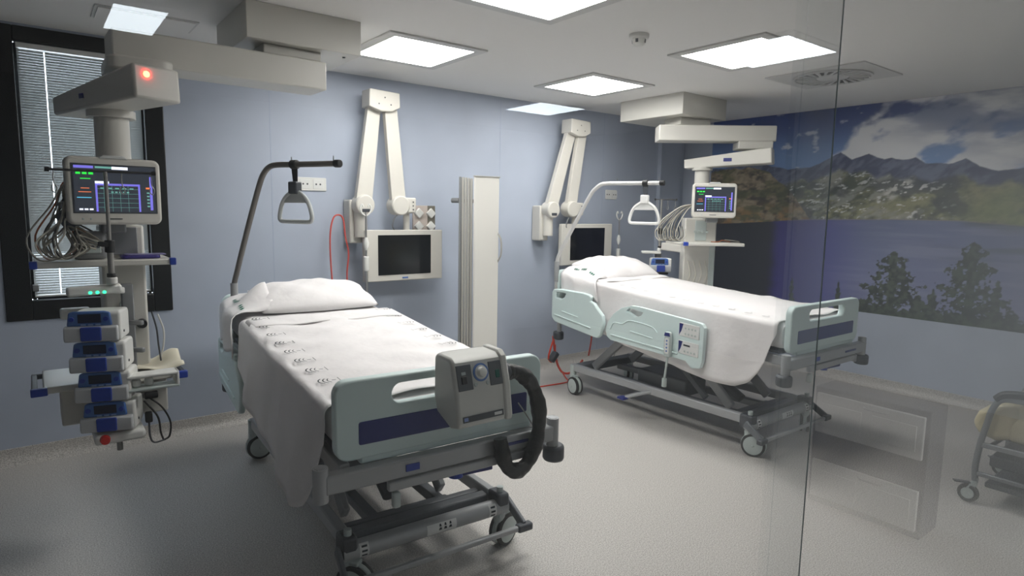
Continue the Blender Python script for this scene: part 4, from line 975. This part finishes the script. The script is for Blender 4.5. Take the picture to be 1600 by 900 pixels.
# ------------------------------------------------------------------ televisions on folding wall arms
def television(label, X, Y, zc, wall_x, top, jr, wz, group, turned=False):
    """X,Y,zc: middle of the set; wall_x, wz: bracket; top: apex; jr: right elbow"""
    t = thing('bedside_television', label, 'television', (X, Y, 0.98), 0, group)
    def W(): return LM(t)
    fr = W(); fr.prism(rr(X-.35, X+.35, zc-.205, zc+.205, .006, 3), xzt, Y-.022, Y+.028); fo = fr.build('set_frame', cream, t, bevel=.008)
    W().box(X-.238, X+.238, Y-.026, Y-.018, zc-.155, zc+.165).build('screen', dark, fo, bevel=.002)
    W().box(X-.026, X+.026, Y-.0245, Y-.021, zc-.188, zc-.176).build('logo_mark', keypad, fo)
    W().box(X-.33, X+.33, Y+.026, Y+.06, zc-.18, zc+.18).build('set_back', cream, t, bevel=.012)
    ay = Y+.02
    el = (wall_x, ay, wz); ap = (top[0], ay, top[1]); er = (jr[0], ay, jr[1])
    br = W().box(wall_x-.09, wall_x+.015, ay+.04, DY-.002, wz-.30, wz+.04).build('wall_bracket', cream, t, bevel=.012)
    W().cyl((wall_x-.01, ay+.02, wz-.25), (wall_x-.01, ay+.02, wz-.02), .05, n=22).build('bracket_barrel', cream, t)
    W().bar((el[0], ay, el[2]), (ap[0]-.055, ay, ap[2]), .05, .135, .05, .105, up=(1, 0, 0)).build('arm', cream, t, bevel=.004)
    W().bar((er[0], ay-.03, er[2]), (ap[0]+.06, ay-.03, ap[2]), .05, .125, .05, .105, up=(1, 0, 0)).build('arm', cream, t, bevel=.004)
    W().prism([(ap[0]-.125, ap[2]+.085), (ap[0]+.125, ap[2]+.075), (ap[0]+.13, ap[2]-.035), (ap[0]+.06, ap[2]-.07), (ap[0]-.03, ap[2]-.075), (ap[0]-.13, ap[2]-.045)], xzt, ay-.085, ay+.06).build('elbow_cap', cream, t, bevel=.006)
    for dx, dz in ((0, .03), (-.05, -.02), (.05, -.02)): W().rings([((ap[0]+dx, ay-.084, ap[2]+dz), .006), ((ap[0]+dx, ay-.087, ap[2]+dz), .005)], 10).build('screw', dgrey, t)
    c1 = W().cyl((el[0], ay-.06, el[2]), (el[0], ay+.06, el[2]), .078, n=30).build('lower_joint', cream, t, bevel=.01)
    W().box(el[0]-.03, el[0]+.035, ay-.064, ay-.058, el[2]-.055, el[2]-.03).build('joint_slot', dgrey, c1, bevel=.004)
    W().cyl((er[0]+.0, ay-.09, er[2]), (er[0]+.0, ay+.03, er[2]), .078, n=30).build('lower_joint', cream, t, bevel=.01)
    W().box(er[0], er[0]+.14, ay-.08, ay+.02, er[2]-.06, er[2]+.065).build('tilt_block', cream, t, bevel=.012)
    for dz in (-.03, 0, .03): W().rings([((er[0]+.11, ay-.081, er[2]+dz), .006), ((er[0]+.11, ay-.084, er[2]+dz), .005)], 10).build('screw', dgrey, t)
    W().cyl((er[0]+.09, ay-.0, zc+.10), (er[0]+.09, ay, er[2]-.05), .026, n=16).build('set_stem', cream, t)
    W().tube([(er[0]+.02, ay-.05, er[2]-.06), (er[0]-.04, ay-.06, er[2]-.09), (er[0]-.06, ay-.05, er[2]-.16), (er[0]-.02, ay-.02, er[2]-.21)], .005, n=6).build('signal_cable', grey, t)
    return t
television('beige bedside television on a folded wall arm beside the near bed', 2.40, 4.58, 1.225, 2.055, (2.212, 2.415), (2.345, 1.625), 1.625, 'bedside televisions')
television('beige bedside television partly behind the pole of the far bed', 4.46, 4.58, 1.275, 3.985, (4.285, 2.40), (4.215, 1.625), 1.615, 'bedside televisions')

# wall sockets
def socket(label, x, z, wd, n):
    t = thing('wall_socket', label, 'socket', (x, DY, z), 0, 'wall sockets')
    MB().prism(rr(-wd, wd, -.05, .05, .008), xzt, -.010, 0).build('cover', white, t, bevel=.003)
    for k in range(n):
        xx = (k-(n-1)/2)*.10
        f = MB().box(xx-.04, xx+.04, -.012, -.008, -.035, .035).build('insert', label_w, t, bevel=.003)
        for s in (-1, 1): MB().rings([((xx+s*.016, -.012, 0), .007), ((xx+s*.016, -.0135, 0), .007)], 10).build('hole', dgrey, f)
    return t
socket('white double wall socket behind the near bed handle', 1.715, 1.775, .115, 2)
socket('white wall socket plate on the grey-blue wall over the far bed', 4.99, 1.79, .085, 2)

# medical gas panel behind the first television
gpn = thing('gas_panel', 'medical gas outlet panel with four white diamond plugs above the television', 'gas outlet panel', (2.685, DY, 1.53))
MB().box(-.105, .11, -.016, 0, -.13, .10).build('plate', mat('panel_rose', (196, 184, 176), 0.5), gpn, bevel=.003)
MB().box(.035, .11, -.019, -.012, -.13, .10).build('dark_strip', mat('panel_taupe', (112, 108, 96), 0.5), gpn, bevel=.003)
for xx in (-.055, .062):
    for zz in (.035, -.075):
        mb = MB(); mb.T = Matrix.Translation((xx, 0, zz)) @ Matrix.Rotation(PI/4, 4, 'Y'); mb.box(-.032, .032, -.042, -.014, -.032, .032); mb.build('diamond_plug', white, gpn, bevel=.006)

# red lead looped from the wall bracket, and slim drip hooks by both wall brackets
rlp = MB(); rlp.tube([(-.07, -.05, -.60), (-.085, -.05, -.35), (-.085, -.05, -.15), (-.06, -.05, -.03), (-.02, -.05, 0), (.02, -.05, -.03), (.035, -.05, -.16), (.06, -.05, -.30), (.045, -.05, -.45), (.05, -.05, -.62)], .0065, n=8, res=6)
ro = rlp.build('red_lead', mat('red_rubber', (206, 86, 78), 0.45), None); at(ro, (1.895, 4.70, 1.545)); tag(ro, 'red rubber lead looped from the wall bracket left of the near television', 'cable')
def hook_pole(label, x, y, z0, z1):
    t = thing('drip_hook_pole', label, 'drip pole', (x, y, z0), 0, 'slim drip hook poles')
    h = z1-z0
    MB().cyl((0, 0, .02), (0, 0, h*.72), .011, n=12).build('outer_tube', steel, t)
    MB().rings([((0, 0, 0), .09), ((0, 0, .012), .09), ((0, 0, .03), .02)], 20).build('foot_disc', steel, t)
    MB().cyl((0, 0, h*.70), (0, 0, h-.05), .007, n=12).build('inner_tube', steel, t)
    MB().cyl((0, 0, h*.69), (0, 0, h*.76), .022, n=14).build('clamp', white, t, bevel=.006)
    MB().rings([((0, 0, h*.79), .012), ((0, 0, h*.82), .024), ((0, 0, h*.85), .012)], 14).build('collar', white, t)
    for s in (-1, 1): MB().tube([(0, 0, h-.08), (s*.03, 0, h-.06), (s*.045, 0, h-.02), (s*.03, 0, h+.01), (s*.02, 0, h-.01)], .006, n=8).build('hook', white, t)
    return t
hook_pole('slim drip hook pole standing beside the near television', 2.035, 4.50, 0, 1.62)
hook_pole('slim drip hook pole standing right of the far television', 4.96, 4.60, 0, 1.60)

# ------------------------------------------------------------------ folded privacy screen on a wall arm
fs_ = thing('folding_screen', 'white folded privacy screen standing between the two beds', 'folding screen', (2.79, 4.16, 0.20), -.58)
scm = mat('screen_panel', (224, 222, 216), 0.45); sce = mat('screen_edge', (168, 166, 160), 0.45)
for k in range(5):
    x = -.100+.0225*k
    MB().box(x-.010, x+.010, .004*(4-k), .38, 0, 1.66-.003*k).build('panel', sce if k else grey, fs_, bevel=.004)
MB().prism([(.004, -.012), (.020, -.016), (.215, .075), (.205, .105)], xy, 0, 1.662).build('panel', scm, fs_, bevel=.006)
MB().prism([(.002, -.016), (.022, -.020), (.222, .073), (.21, .11)], xy, 1.660, 1.670).build('top_rail', sce, fs_, bevel=.002)
MB().tube([(.205, .08, 1.22), (.232, .055, 1.16), (.234, .05, 1.05), (.207, .08, .98)], .007, n=8).build('handle', sce, fs_)
MB().cyl((-.105, .12, 1.475), (-.165, .16, 1.475), .020, n=16).build('arm_stub', grey, fs_)
MB().cyl((-.160, .155, 1.475), (.16, .60, 1.475), .016, n=16).build('wall_arm', grey, fs_)
MB().box(-.11, .02, .02, .38, -.20, .0).build('foot', sce, fs_, bevel=.01)

# ------------------------------------------------------------------ orange mains cable behind the far bed
oc = thing('mains_cable', 'orange mains cable hanging from the head of the far bed to the floor', 'cable', (3.86, 4.25, 0.0))
MB().tube([(.02, .14, .42), (.04, .14, .30), (.06, .12, .16), (.10, .09, .07), (.17, .06, .055), (.26, .05, .10), (.34, .06, .16)], .011, n=8, res=6).build('thick_cable', orange, oc)
MB().tube([(.02, .13, .40), (-.03, .12, .30), (-.05, .12, .22), (-.02, .11, .18), (.02, .11, .22), (.03, .12, .34)], .008, n=8, res=6).build('cable_loop', orange, oc)
MB().bar((-.04, .10, .19), (.03, .10, .27), .07, .05).build('plug', dgrey, oc, bevel=.012)
MB().tube([(.09, .09, .08), (.10, .04, .03), (.08, -.02, .008), (.0, -.04, .007), (-.20, -.02, .007), (-.40, .0, .007), (-.56, .03, .007)], .006, n=8, res=6).build('thin_cable', orange, oc)
MB().tube([(.45, .05, .55), (.44, .05, .35), (.40, .04, .20)], .008, n=8, res=6).build('tail', mat('red_rubber', (206, 86, 78)), oc)

# ------------------------------------------------------------------ treatment chair at the right edge
ch = thing('treatment_chair', 'beige padded treatment chair on castors at the right edge', 'chair', (4.45, 0.80, 0.0), 0.0)
tubem = mat('chair_tube', (122, 126, 130), 0.35, 0.3)
for sx in (-1, 1):
    X = sx*.30
    MB().tube([(X, .27, .13), (X, .275, .22), (X, .262, .36), (X, .245, .46), (X, .225, .56), (X, .185, .62), (X, .08, .63), (X, -.20, .635), (X, -.28, .60), (X, -.30, .45), (X, -.31, .13)], .016, n=12, res=5).build('side_frame', tubem, ch)
    MB().tube([(X, .215, .615), (X, .17, .652), (X, .05, .668), (X, -.10, .668), (X, -.24, .655)], .022, n=10, res=5).build('armrest', black, ch)
    MB().bar((X, .26, .345), (X, -.30, .345), .022, .030).build('seat_rail', tubem, ch, bevel=.005)
    MB().bar((X, .265, .175), (X, -.30, .175), .022, .024).build('lower_rail', tubem, ch, bevel=.005)
    for yy in (.268, -.305):
        c = MB().cyl((X, yy, .115), (X, yy, .15), .014, n=12).bar((X, yy+.0, .12), (X-.01, yy+.03, .065), .03, .03).build('caster', wheelgrey, ch, bevel=.003)
        MB().cyl((X-.022, yy+.025, .052), (X+.008, yy+.025, .052), .052, n=24).build('wheel', tyre, c, bevel=.008)
        MB().cyl((X-.026, yy+.025, .052), (X+.012, yy+.025, .052), .032, n=20).build('wheel_hub', wheelgrey, c, bevel=.004)
        if yy > 0: MB().bar((X-.005, yy+.02, .112), (X-.06, yy+.085, .118), .028, .008).build('brake_lever', dgrey, c, bevel=.002)
def soft(name, x0, x1, y0, y1, z0, z1, b): return MB().box(x0, x1, y0, y1, z0, z1).build(name, beige, ch, bevel=b, seg=4)
soft('seat_cushion', -.27, .27, -.25, .17, .38, .52, .045)
MB().prism([(.12, .40), (.21, .37), (.29, .39), (.325, .45), (.30, .52), (.20, .585), (.12, .60)], lambda a, b, q: (q, a, b), -.27, .27).build('leg_pad', beige, ch, bevel=.03, seg=3)
MB().prism([(-.24, .50), (-.14, .52), (-.30, 1.16), (-.36, 1.18), (-.40, 1.14)], lambda a, b, q: (q, a, b), -.26, .26).build('back_cushion', beige, ch, bevel=.04, seg=3)
MB().box(-.28, .28, -.22, .22, .225, .29).build('under_box', dgrey, ch, bevel=.01)
MB().box(-.28, .28, -.25, .23, .10, .13).build('foot_tray', dgrey, ch, bevel=.008)
for yy in (-.27, .22): MB().cyl((-.30, yy, .345), (.30, yy, .345), .012, n=10).build('cross_tube', tubem, ch)

# ------------------------------------------------------------------ drawer cabinet of the station, seen as a reflection in the glass
dc = thing('drawer_cabinet', 'white two-drawer cabinet mirrored faintly in the glass over the floor', 'cabinet', (3.70, -0.32, 0.0))
MB().box(-.28, -.06, -.27, .30, 0, .66).build('body', mat('cabinet_grey', (112, 114, 118), 0.6), dc, bevel=.006)
for z0, z1 in ((.04, .25), (.41, .63)):
    dr = MB().box(-.300, -.278, -.25, .28, z0, z1).build('drawer', white, dc, bevel=.004)
    for y0, y1 in ((-.22, -.01), (.04, .25)): MB().box(-.306, -.298, y0, y1, z0+.04, z1-.05).build('raised_panel', white, dr, bevel=.003)
    MB().tube([(-.305, .0, z1-.02), (-.325, .02, z1-.02), (-.325, .10, z1-.02), (-.305, .12, z1-.02)], .005, n=6).build('pull', steel, dr)
